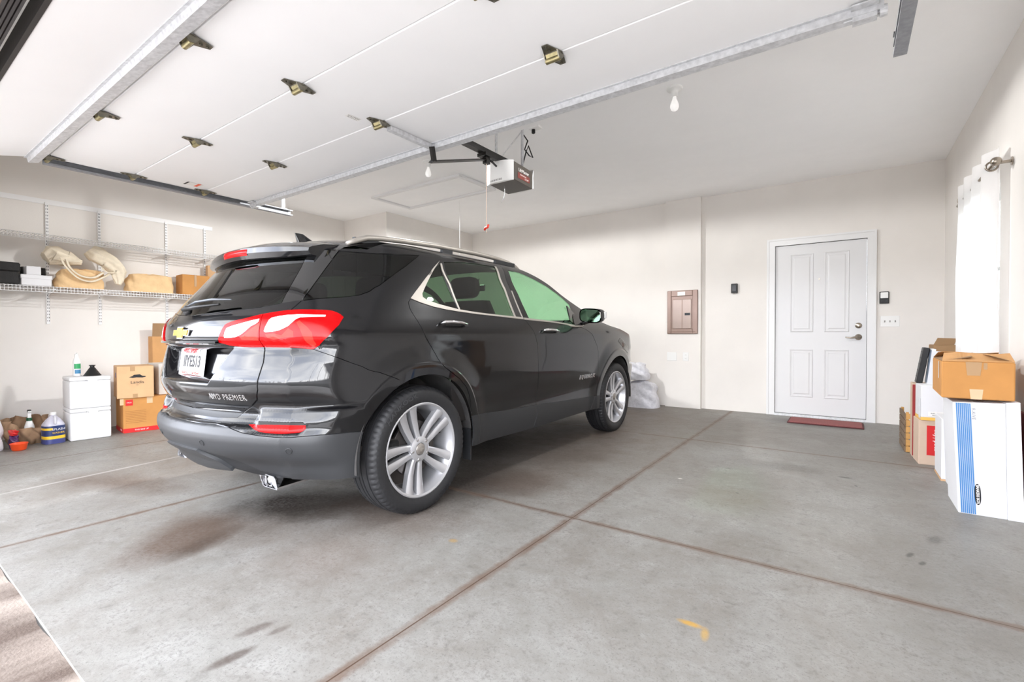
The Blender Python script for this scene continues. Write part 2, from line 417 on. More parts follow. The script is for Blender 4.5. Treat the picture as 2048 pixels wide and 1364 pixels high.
b = MB(); b.box(0, XR - RX, .012, .026, -.008, .008); b.lathe([(0, 0), (.026, 0), (.026, .006), (0, .006)], 16, 'x', (XR - RX - .006, .019, 0)); b.build('bracket', M_nickel, rod)
def curtain_mat():
    m, nt, out = new_mat('sheer_white_fabric')
    d = nd(nt, 'BsdfDiffuse'); d.inputs[0].default_value = srgb((245, 243, 243))
    t = nd(nt, 'BsdfTranslucent'); t.inputs[0].default_value = srgb((250, 250, 250))
    tc = nd(nt, 'TexCoord'); n = nd(nt, 'TexNoise'); n.inputs['Scale'].default_value = 14; n.inputs['Detail'].default_value = 6; n.inputs['Distortion'].default_value = 1.2
    lk(nt, tc.outputs['Object'], n.inputs['Vector'])
    b = nd(nt, 'Bump'); b.inputs['Strength'].default_value = .25; b.inputs['Distance'].default_value = .01; lk(nt, n.outputs[0], b.inputs['Height']); lk(nt, b.outputs[0], d.inputs['Normal'])
    mx = nd(nt, 'MixShader'); mx.inputs[0].default_value = .5; lk(nt, d.outputs[0], mx.inputs[1]); lk(nt, t.outputs[0], mx.inputs[2]); lk(nt, mx.outputs[0], out.inputs[0])
    return m
M_curt = curtain_mat()
cur = thing('curtain', 'white sheer grommet curtain hanging over the window on the right wall', 'curtain', (RX, 4.2, 0))
def cur_f(i, j):
    y = 1.08*i; z = 2.165 - 1.46*j
    amp = .030 + .012*j
    return (amp*math.sin(i*math.pi*2*4.0 + .9) + .004*math.sin(9*j + i*7), y + .035*j*math.sin(i*19), z)
MB().grid(cur_f, 150, 26).build('fabric', M_curt, cur, smooth=True)
for q in (.03, .905):
    y = 1.08*q
    MB().tube([(.026*math.cos(a*math.pi/10)*.0 + .028*math.cos(a*math.pi/10), y + .004, 2.055 + .028*math.sin(a*math.pi/10)) for a in range(20)], .006, 6, closed=True).build('grommet', M_nickel, cur, smooth=True)

# ================================================================ overhead garage door (16 ft, four sections, raised on its tracks)
GX0, GX1, GZ = -4.79, .085, 2.30
gd = thing('garage_door', 'white sectional overhead garage door raised open under the ceiling', 'garage door', (0, 0, GZ))
ED = [.904, 1.41, 1.937, 2.43]
for a, b in zip(ED, ED[1:]):
    s = MB(); s.box(GX0, GX1, a + .0025, b - .0025, 0, .045, bev=.004); s.build('door_section', M_panel, gd)
# bottom section, tipped down on the bend of the track
TA = R(14); cy, cz = ED[0] - .003, 0.
def tilt(y, z): return (cy + y*math.cos(TA) - z*math.sin(TA)*-1*0 + 0, cz)  # kept simple: see Mtilt
Mtilt = Matrix.Translation((0, cy, 0)) @ Matrix.Rotation(TA, 4, 'X')
s = MB(); s.box(GX0, GX1, -.46, 0, 0, .045, bev=.004); s.xf(Mtilt); s.build('door_section', M_panel, gd)
s = MB(); s.box(GX0, GX1, -.478, -.46, -.004, .049); s.xf(Mtilt); s.build('bottom_seal', M_seal, gd)
def strut(M):
    s = MB()   # rolled U channel: flange, web, flange, with turned-in lips
    s.box(GX0 - .03, GX1 + .02, .012, .015, -.032, 0); s.box(GX0 - .03, GX1 + .02, .012, .068, -.035, -.032); s.box(GX0 - .03, GX1 + .02, .065, .068, -.032, 0)
    s.box(GX0 - .03, GX1 + .02, -.004, .012, -.003, 0); s.box(GX0 - .03, GX1 + .02, .068, .082, -.003, 0)
    s.xf(M); return s.build('stiffening_strut', M_galv, gd)
strut(Mtilt @ Matrix.Translation((0, -.115, 0))); strut(Matrix.Translation((0, 2.350, 0)))
def hinge_mesh(kind):
    s = MB()
    def leaf(sg):
        pts = [(-.05*.9, 0, 0), (.05*.9, 0, 0), (.03, sg*.045, 0), (.014, sg*.088, 0), (-.014, sg*.088, 0), (-.03, sg*.045, 0)]
        s.prism([(x, y, -.002) for x, y, z in pts], (0, 0, -.004))
    leaf(1); leaf(-1)
    s.prism([(-.04, -.03, -.006), (.04, -.03, -.006), (.03, .0, -.03), (-.03, .0, -.03)], (0, .004, 0))
    for x in (-.036, .036): s.prism([(x - .003, -.035, -.006), (x - .003, .03, -.006), (x - .003, .006, -.034), (x - .003, -.016, -.036)], (.006, 0, 0))
    for y in (-.072, -.045, .045, .072): s.lathe([(0, -.006), (.007, -.006), (.008, -.0115), (.004, -.0135), (0, -.0135)], 8, 'z', (0, y, 0))
    return s
h0 = hinge_mesh(0).build('hinge', M_hinge, gd, angle=40)
hb = MB(); hb.tube([(-.037, -.006, -.028), (.037, -.006, -.028)], .0135, 12); hb.prism([(-.03, -.028, -.0065), (.03, -.028, -.0065), (.03, -.012, -.03), (-.03, -.012, -.03)], (0, .004, 0)); hb = hb.build('roller_barrel', M_brass, h0, angle=40)
first = True
for yj in ED[:3]:
    for xh in (-4.745, -3.567, -2.355, -1.125, .045):
        if first: h = h0; first = False
        else:
            h = h0.copy(); COL.objects.link(h); b2 = hb.copy(); COL.objects.link(b2); b2.parent = h
        h.parent = gd; h.location = (xh, yj, 0 if yj > 1 else -.004)
        h.scale = (.8 if xh in (-4.745, .045) else 1., 1, 1)
for x in (-4.745, .045):
    s = MB(); s.box(-.045, .045, -.06, .05, -.01, -.004); s.box(-.04, .04, -.02, .02, -.05, -.01); s.tube([(-.07, 0, -.03), (.07, 0, -.03)], .006, 8); s.lathe([(0, -.012), (.022, -.012), (.022, .012), (0, .012)], 16, 'x', (-.06 if x < 0 else .06, 0, -.03))
    s.build('top_bracket', M_galv, gd, loc=(x, 2.385, -.004))
s = MB(); s.box(-.018, .018, 2.0, 2.42, -.030, -.004); s.box(-.020, .020, 2.0, 2.42, -.006, -.003); s.build('operator_bracket', M_galv, gd, loc=(-2.345, 0, 0))
for i in range(14):
    pass
f = plane_fn((-2.43, 1.80, -.001), (0, 1, 0), (1, 0, 0)); patch('sticker', f, [(-.045, -.02), (.045, -.02), (.045, .02), (-.045, .02)], M_paper, gd)
lettering('lettering', [('CAUTION', .018, 0, .006), ('keep clear of door', .009, 0, -.010)], M_ink, f, gd)
f = plane_fn((-4.62, 1.79, -.001), (0, 1, 0), (1, 0, 0)); patch('sticker', f, [(-.06, -.05), (.06, -.05), (.06, .05), (-.06, .05)], M_paper, gd)
patch('sticker_band', f, [(.02, -.05), (.045, -.05), (.045, .05), (.02, .05)], pmat('orange_ink', (235, 96, 60), .5), gd, .0008)
patch('sticker_band', f, [(-.06, -.05), (-.045, -.05), (-.045, .05), (-.06, .05)], M_ink, gd, .0008)
# tracks
def track(name, x, sg, label):
    t = thing(name, label, 'track', (x, 0, GZ + .0))
    s = MB(); pr = [(-.025, -.028), (.025, -.028), (.025, -.018), (.021, -.018), (.021, -.024), (-.021, -.024), (-.021, .026), (.021, .026), (.021, .020), (.025, .020), (.025, .030), (-.025, .030)]
    s.prism([(sg*a, .90, b) for a, b in pr], (0, 1.93, 0))
    s.build('rail', M_track, t)
    for yy in (1.3, 2.72):
        b = MB(); b.box(-.004, .004, yy, yy + .035, .03, CZ - GZ); b.box(-.03, .03, yy - .005, yy + .04, .03, .034); b.box(-.03, .03, yy - .005, yy + .04, CZ - GZ - .004, CZ - GZ); b.build('hanger', M_galvd, t)
    return t
track('door_track', -4.885, 1, 'galvanised steel track along the left edge of the garage door')
track('door_track', .185, -1, 'galvanised steel track end hanging at the right edge of the garage door')

# ================================================================ ceiling things
def bulb_light(x, y, label):
    t = thing('ceiling_light', label, 'light', (x, y, CZ), group='bare bulb ceiling lights')
    MB().lathe([(.055, 0), (.058, -.006), (.054, -.014), (.03, -.022), (.024, -.030), (.023, -.062), (.016, -.064)], 24).build('lamp_holder', M_wplastic, t, angle=40)
    MB().lathe([(.012, -.06), (.014, -.078), (.022, -.098), (.030, -.122), (.031, -.140), (.024, -.158), (.012, -.167), (0, -.169)], 20).build('bulb', M_bulb, t, smooth=True)
    return t
def bulb_mat():
    m, nt, out = new_mat('frosted_bulb')
    p = nd(nt, 'BsdfPrincipled'); p.inputs['Base Color'].default_value = srgb((252, 252, 252)); p.inputs['Roughness'].default_value = .3
    p.inputs['Emission Color'].default_value = (1, .97, .93, 1); p.inputs['Emission Strength'].default_value = BULB_E
    lk(nt, p.outputs[0], out.inputs[0]); return m
BULB_E = .12
M_bulb = bulb_mat()
bulb_light(-1.06, 3.59, 'bare white ceiling bulb in the open ceiling right of the opener')
bulb_light(-3.60, 3.59, 'bare white ceiling bulb between the garage door and the attic hatch')
ah = thing('attic_hatch', 'white framed attic hatch set in the ceiling above the car', 'hatch', (-4.33, 4.40, CZ))
fr = MB()
for (x0, x1, y0, y1) in ((-.80, .74, -.335, -.285), (-.80, .74, .30, .35), (-.80, -.75, -.285, .30), (.69, .74, -.285, .30)): fr.box(x0, x1, y0, y1, -.030, 0, bev=.004)
fr.build('frame', M_white, ah); MB().box(-.745, .685, -.28, .295, -.010, .0).build('panel', M_ceil, ah)
tag(MB().tube([(-4.29, 4.86, CZ - .006), (-4.29, 4.862, 1.95)], .002, 6).build('pull_string', M_wplastic), 'thin white pull string hanging from the attic hatch', 'string')

# opener
op = thing('garage_door_opener', 'white and black ceiling mounted garage door opener with rail and arm', 'garage door opener', (-2.46, 3.32, 2.31))
body = MB(); body.prism([(-.135, .0, .006), (.135, .0, .006), (.135, .30, -.01), (-.135, .30, -.01)], (0, 0, .155), bev=.006); body.build('housing', pmat('dark_brown_housing', (74, 68, 62), .45), op)
def lens(y, sg):
    s = MB()
    def f(i, j):
        a = (i - .5)*2; x = .142*a; bul = .055*(1 - abs(a)**2.6)*(.55 + .45*j)
        return (x, y + sg*(bul + .004), -.004 + .168*j)
    s.grid(f, 25, 9); s.poly([f(i/24, 0) for i in range(25)]); s.poly([f(i/24, 1) for i in range(25)])
    o = s.build('light_lens', M_wplastic, op, angle=50); return o
l1 = lens(0, -1); lens(.30, 1)
for i in range(11):
    x = -.085 + i*.012
    a = x/.142; y = -(.055*(1 - abs(a)**2.6)*(.55 + .45*.11) + .004)
    MB().box(x, x + .004, y - .0012, y + .01, .008, .026).build('vent_slot', M_slot, l1)
fnm = plane_fn((.1355, .15, .075), (0, 1, -.03), (0, 0, 1))
patch('logo_panel', fnm, [(-.085, -.045), (.10, -.045), (.10, .005), (-.085, .005)], pmat('maroon_label', (120, 52, 44), .5), op)
lettering('lettering', [('LiftMaster', .040, .008, .028), ('PROFESSIONAL', .014, .0, -.010), ('1/2 HP', .022, .05, -.030)], M_paper, fnm, op)
MB().box(-.028, .028, -2.6, .10, .175, .215).build('rail', M_blackm, op)
tr = MB(); tr.box(-.045, .045, -.26, -.10, .150, .176); tr.box(-.02, .02, -.22, -.17, .10, .15); tr.tube([(.0, -.2, .15), (.03, -.15, .12), (.05, -.12, .09)], .008, 6); tr.build('trolley', M_blackm, op)
ar = MB()
A, B, C_ = Vector((.16, -.992, -.045)), Vector((.14, -.95, -.13)), Vector((.0, -.20, .135))
ar.tube([A, A.lerp(B, .5) + Vector((0, .0, 0)), B], .020, 4, flat=(1, .6)); ar.tube([B + Vector((0, -.03, -.01)), B.lerp(C_, .5), C_], .022, 4, flat=(1, .5)); ar.build('arm', M_blackm, op)
for (x, y) in ((-.10, .07), (.085, .21)):
    b = MB(); b.box(x - .013, x + .013, y, y + .003, .15, CZ - 2.31); b.box(x - .013, x - .010, y, y + .026, .15, CZ - 2.31); b.box(x - .02, x + .02, y - .01, y + .03, .155, .161)
    b.build('hanger_strap', M_galv, op)
b = MB(); b.tube([(-.10, .07, .20), (.075, .21, .485)], .016, 4, flat=(1, .35)); b.build('hanger_brace', M_galv, op)
b = MB(); b.tube([(.09, .225, .46), (.13, .23, .40), (.10, .225, .33), (.14, .24, .27), (.17, .25, .25), (.13, .24, .36), (.11, .23, .30), (.085, .22, .20)], .006, 6); b.build('power_cord', M_blackp, op, smooth=True)
b = MB(); b.tube([(-.03, .10, .0), (-.026, .10, -.06), (-.032, .09, -.11), (-.05, .075, -.15)], .0016, 5); b.build('antenna_wire', M_galvd, op)
ob = thing('ceiling_outlet', 'white ceiling outlet box the opener is plugged into', 'outlet', (-2.25, 3.55, CZ))
MB().box(-.055, .055, -.035, .035, -.018, 0, bev=.003).build('cover_plate', M_wplastic, ob); MB().lathe([(0, 0), (.016, 0), (.016, -.03), (.008, -.036), (0, -.036)], 12, 'z', (-.02, 0, -.018)).build('plug', M_blackp, ob)
rc = thing('release_cord', 'pale release cord with a red handle hanging from the opener rail', 'cord', (-2.45, 3.11, 1.86))
MB().tube([(0, 0, .545), (0, 0, .02), (.0, 0, -.02)], .0022, 6).build('cord', M_cord, rc)
MB().tube([(-.022, 0, .002), (-.012, 0, .02), (.010, 0, .022), (.022, 0, .045)], [.008, .011, .011, .008], 8).build('handle', M_red, rc, smooth=True)

# ================================================================ wall devices
ep = thing('electrical_panel', 'brown electrical breaker panel on the column', 'electrical panel', (-1.835, 6.60, 1.292))
s = MB(); s.box(-.20, .20, -.012, 0, -.292, .292)
s.prism([(-.20, -.012, -.292), (.20, -.012, -.292), (.17, -.03, -.262), (-.17, -.03, -.262)], (0, 1e-4, 0)); s.build('surround', M_panelgrey, ep)
s = MB()
for (x0, x1, z0, z1) in ((-.20, -.145, -.292, .292), (.135, .20, -.292, .292), (-.145, .135, .215, .292), (-.145, .135, -.292, -.225)): s.box(x0, x1, -.026, -.012, z0, z1, bev=.006)
s.build('frame', M_panelgrey, ep)
d = MB().box(-.125, .118, -.024, -.012, -.222, .172, bev=.004).build('panel_door', M_panelgrey2, ep)
MB().box(-.005, .006, -.027, -.024, -.22, .17).build('door_rib', M_panelgrey, d); MB().box(.035, .105, -.028, -.024, -.045, -.012).build('door_latch', M_slot, d)
patch('label', plane_fn((-.01, -.0265, .248), (1, 0, 0), (0, 0, 1)), [(-.05, -.026), (.05, -.026), (.05, .026), (-.05, .026)], M_paper, ep)
def plate(name, x, y, z, w, h, label, cat):
    t = thing(name, label, cat, (x, y, z)); MB().box(-w/2, w/2, -.006, 0, -h/2, h/2, bev=.002).build('cover_plate', M_wplastic, t); return t
plate('wall_plate', -1.977, 6.60, .69, .13, .115, 'blank white wall plate on the column under the breaker panel', 'wall plate')
t = plate('wall_outlet', -1.792, 6.60, .69, .075, .118, 'white wall outlet on the column right of the blank plate', 'outlet')
for dz in (-.022, .022):
    s = MB(); s.lathe([(0, -.003), (.016, -.003), (.0165, 0)], 16, 'y', (0, -.006, dz)); r = s.build('receptacle', M_wplastic, t)
    s = MB(); s.box(-.007, -.005, -.0096, -.008, dz - .004, dz + .006); s.box(.005, .007, -.0096, -.008, dz - .004, dz + .006); s.build('slot', M_slot, r)
t = plate('light_switch', .37, YB, 1.131, .165, .118, 'white triple light switch plate right of the entry door', 'light switch')
for dx in (-.046, 0, .046): MB().box(dx - .005, dx + .005, -.017, -.006, -.012, .010, bev=.002).build('toggle', pmat('switch_grey', (150, 148, 146), .4), t)
t = thing('wall_sensor', 'small black box with a lens on the wall left of the entry door', 'sensor', (-1.20, YB, 1.574))
MB().box(-.038, .038, -.035, 0, -.055, .066, bev=.006).build('case', M_blackp, t); MB().box(-.025, .025, -.041, -.034, -.035, .05, bev=.003).build('front_cover', pmat('smoked_plastic', (30, 32, 36), .25), t)
for q in (-1, 1): MB().tube([(q*.02, -.02, -.05), (q*.018, -.02, -.068)], .005, 6).build('foot', M_wplastic, t)
t = thing('opener_wall_switch', 'black and white garage door button panel right of the entry door', 'wall control', (.319, YB, 1.392))
MB().box(-.042, .042, -.018, 0, -.066, .066, bev=.004).build('case', M_blackp, t); MB().box(-.034, .034, -.024, -.016, -.006, .058, bev=.003).build('push_bar', M_wplastic, t)
for dx in (-.016, .016): MB().box(dx - .010, dx + .010, -.023, -.016, -.044, -.024, bev=.002).build('button', M_slot, t)
M_mat = pmat('red_mat_pile', (150, 92, 90), .95, var=.25, scale=160, bump=.6, bscale=300)
mt = thing('doormat', 'worn red doormat on the floor at the entry door', 'doormat', (-.21, 6.315, 0))
MB().box(-.35, .35, -.185, .19, 0, .012, bev=.005).build('backing', pmat('dark_red_edge', (92, 44, 46), .8), mt); MB().box(-.335, .335, -.172, .178, .008, .018, bev=.004).build('pile', M_mat, mt)

# ---------------------------------------------------------------- car body surface (metres; u forward from rear axle, v to the right, z up)
import numpy as np
def _pchip(x, y):
    x = np.array(x, float); y = np.array(y, float)
    h = np.diff(x); d = np.diff(y) / h
    m = np.zeros(len(x))
    for i in range(1, len(x) - 1):
        if d[i-1] * d[i] > 0:
            w1 = 2*h[i] + h[i-1]; w2 = h[i] + 2*h[i-1]
            m[i] = (w1 + w2) / (w1 / d[i-1] + w2 / d[i])
    m[0] = d[0]; m[-1] = d[-1]
    def f(t):
        t = np.asarray(t, float)
        i = np.clip(np.searchsorted(x, t) - 1, 0, len(x) - 2)
        s = (t - x[i]) / h[i]; s = np.clip(s, -0.3, 1.3)
        return ((1 + 2*s) * (1 - s)**2 * y[i] + s * (1 - s)**2 * h[i] * m[i]
                + s*s * (3 - 2*s) * y[i+1] + s*s * (s - 1) * h[i] * m[i+1])
    return f
def _tab(s):
    a = [float(t) for t in s.replace(':', ' ').split()]
    return _pchip(a[0::2], a[1::2])
def _sm(a, b, t):
    t = np.clip((np.asarray(t, float) - a) / (b - a), 0, 1); return t*t*(3 - 2*t)
W_ = _tab('.10:.78 .16:.80 .22:.853 .27:.872 .33:.880 .40:.884 .46:.886 .53:.890 .62:.902 .72:.915 .82:.920 .90:.919 .96:.921 .99:.920 1.03:.910 1.07:.895 1.12:.873 1.20:.838 1.30:.787 1.40:.730 1.47:.686 1.52:.645 1.55:.605 1.57:.56 1.585:.50 1.60:.42')
UR_ = _tab('.10:-.50 .20:-.64 .26:-.71 .32:-.765 .37:-.80 .42:-.856 .46:-.880 .50:-.890 .515:-.889 .535:-.882 .554:-.873 .561:-.852 .570:-.832 .585:-.822 .60:-.812 .615:-.806 .64:-.826 .665:-.846 .69:-.858 .715:-.868 .74:-.873 .77:-.872 .82:-.864 .90:-.846 .945:-.836 .96:-.846 .98:-.858 1.01:-.856 1.05:-.848 1.09:-.825 1.12:-.80 1.20:-.742 1.30:-.655 1.40:-.570 1.48:-.500 1.60:-.43')
UC_ = _tab('.50:-.890 .515:-.889 .530:-.884 .545:-.866 .56:-.861 .59:-.861 .602:-.858 .63:-.848 .657:-.838 .67:-.840 .69:-.853 .72:-.866 .74:-.870 .77:-.872')   # outboard of the tailgate the bumper has no step
VR_ = _tab('.10:.62 .30:.66 .50:.70 .60:.72 .90:.72 1.0:.66 1.1:.60 1.2:.56 1.3:.53 1.4:.50 1.5:.45 1.6:.38')
US_ = _tab('.10:-.40 .50:-.40 .90:-.34 1.0:-.32 1.1:-.30 1.2:-.26 1.3:-.20 1.4:-.12 1.5:0 1.6:.10')
CR_ = _tab('.10:.15 .40:.25 .55:.75 .62:1 .90:1 1.0:.5 1.1:.12 1.2:0 1.6:0')
UF_ = _tab('.10:3.50 .30:3.60 .50:3.66 .70:3.66 .85:3.62 .95:3.55 1.05:3.4 1.2:3.2 1.6:3.0')
BOW = .35
WHEELS = ((0., .352), (2.727, .352))
ARCH = .425
def w_side(u, z):
    u = np.asarray(u, float); z = np.asarray(z, float)
    k = _sm(1.02, 1.42, z)
    w = W_(z)
    w = w - (.055 + .05*k) * (np.clip(.25 - u, 0, None) / .8)**2
    w = w - (.055 + .005*k) * (np.clip(u - 2.35, 0, None) / .9)**2
    w = w - .05 * k * (np.clip(u - .9, 0, None) / 1.2)**2
    # lower door scallop between the arches
    w = w - .012 * np.exp(-((z - .50) / .085)**2) * _sm(.45, .8, u) * (1 - _sm(2.0, 2.35, u))
    for uc, zc in WHEELS:
        r = np.hypot(u - uc, z - zc)
        w = w + (.020 * (1 - _sm(.47, .62, r)) + .006 * (1 - _sm(.486, .502, r))) * (1 - _sm(.95, 1.05, z))
    return w
def recess(v, z):
    hw = .415 + (z - .95) * .72
    d = np.minimum(np.minimum(hw - np.abs(v), .948 - z), z - .755)
    return .066 * _sm(0, .05, d)
def S(s, z):
    """point (u, v) of the body skin; s 0-1 rear face, 1-2 rear corner, 2.. side (s-2 metres on from the corner), then the front corner and nose"""
    s = np.asarray(s, float); z = np.asarray(z, float)
    s, z = np.broadcast_arrays(s, z)
    vr = VR_(z); us = US_(z); ur = UR_(z)
    v0 = np.clip(s, 0, 1) * vr
    kc = _sm(.70, .80, s)*_sm(.505, .53, z)*(1 - _sm(.74, .765, z))
    ur = ur + (UC_(z) - ur)*kc
    p0u = ur + BOW * v0**2 + recess(v0, z); p0v = v0
    e0u = ur + BOW * vr**2; e0v = vr
    t0 = np.arctan(2*BOW*vr); t0 = t0 + CR_(z) * .42           # angle of the tangent from +v towards +u
    h = 1e-3
    ws = w_side(us, z); ms = (w_side(us + h, z) - w_side(us - h, z)) / (2*h)
    L = np.hypot(us - e0u, ws - e0v)
    q1u = e0u + .40*L*np.sin(t0); q1v = e0v + .40*L*np.cos(t0)
    n = np.sqrt(1 + ms*ms)
    q2u = us - .46*L/n; q2v = ws - .46*L*ms/n
    t = np.clip(s - 1, 0, 1); a = 1 - t
    cu = a**3*e0u + 3*a*a*t*q1u + 3*a*t*t*q2u + t**3*us
    cv = a**3*e0v + 3*a*a*t*q1v + 3*a*t*t*q2v + t**3*ws
    # front
    uf = UF_(z); fu = np.full_like(uf, 3.10) - .25*_sm(.9, 1.3, z); su = us + np.clip(s - 2, 0, None)
    sf = fu - us + 2
    sidev = w_side(np.minimum(su, fu), z)
    wf = w_side(fu, z); mf = (wf - w_side(fu - h, z)) / h
    fv = .50; e1u = uf - BOW*.8*fv*fv
    T = np.clip((s - sf) / .8, 0, 1); A = 1 - T
    LL = np.hypot(e1u - fu, wf - fv)
    g1u = fu + .45*LL; g1v = wf + .45*LL*mf
    g2v = fv + .40*LL; g2u = e1u - .40*LL*2*BOW*.8*fv
    xu = A**3*fu + 3*A*A*T*g1u + 3*A*T*T*g2u + T**3*e1u
    xv = A**3*wf + 3*A*A*T*g1v + 3*A*T*T*g2v + T**3*fv
    T2 = np.clip((s - sf - .8) / .5, 0, 1)
    yv = fv*(1 - T2); yu = uf - BOW*.8*yv**2
    U = np.where(s < 1, p0u, np.where(s < 2, cu, np.where(s < sf, su, np.where(s < sf + .8, xu, yu))))
    V = np.where(s < 1, p0v, np.where(s < 2, cv, np.where(s < sf, sidev, np.where(s < sf + .8, xv, yv))))
    return U, V
def s_of_u(u, z):
    return 2 + u - US_(z)

# ================================================================ the car
def paint_mat():
    m, nt, out = new_mat('black_metallic_paint')
    p = nd(nt, 'BsdfPrincipled'); lk(nt, p.outputs[0], out.inputs[0])
    tc = nd(nt, 'TexCoord'); n = nd(nt, 'TexNoise'); n.inputs['Scale'].default_value = 900; lk(nt, tc.outputs['Object'], n.inputs['Vector'])
    mx = nd(nt, 'Mix', data_type='RGBA'); mx.inputs[6].default_value = (.002, .002, .0025, 1); mx.inputs[7].default_value = (.006, .006, .007, 1); lk(nt, n.outputs[0], mx.inputs[0]); lk(nt, mx.outputs[2], p.inputs['Base Color'])
    p.inputs['Roughness'].default_value = .30; p.inputs['Specular IOR Level'].default_value = .1
    p.inputs['Coat Weight'].default_value = 1.; p.inputs['Coat Roughness'].default_value = .012; p.inputs['Coat IOR'].default_value = 1.44
    return m
M_paint = paint_mat()
M_gloss = pmat('gloss_black_trim', (14, 14, 15), .06, coat=1.)
M_clad = pmat('grey_moulded_plastic', (46, 47, 49), .42, bump=.05, bscale=500, spec=.45)
M_clad2 = pmat('dark_moulded_plastic', (32, 33, 35), .5, bump=.05, bscale=500)
M_chrome = pmat('chrome', (226, 226, 228), .08, 1.)
M_satin = pmat('satin_silver', (168, 162, 154), .5, .7)
M_rub = pmat('rubber_seam', (14, 14, 14), .6)
M_tirel = pmat('tyre_lettering', (54, 54, 56), .6)
M_tire = pmat('tyre_rubber', (30, 30, 32), .6, var=.12, scale=30)
M_rim = pmat('silver_alloy', (196, 196, 199), .28, .65)
M_disc = pmat('brake_disc', (82, 78, 76), .4, .8)
M_liner = pmat('dusty_wheel_liner', (58, 56, 55), .9, var=.3, scale=14)
M_under = pmat('underbody_black', (18, 18, 18), .8)
M_seat = pmat('charcoal_upholstery', (38, 34, 32), .8, var=.1, scale=50)
M_head = pmat('headliner_grey', (150, 142, 132), .9)
M_gf = glassmat('light_green_glass', (.62, .90, .68, 1)); M_gr = glassmat('privacy_glass', (.17, .23, .17, 1)); M_gb = glassmat('dark_rear_glass', (.08, .09, .085, 1), 1.4)
def lamp_mat(name, col, rough=.2, var=.12):
    m = pmat(name, col, rough, var=var, scale=40, spec=.18); return m
M_lred = lamp_mat('red_lens', (156, 2, 5)); M_lred2 = lamp_mat('light_red_lens', (206, 44, 34)); M_lrefl = lamp_mat('white_reflection_paint', (246, 240, 240), .08, .03)  # the white one paints bright sky reflections onto the tail lights
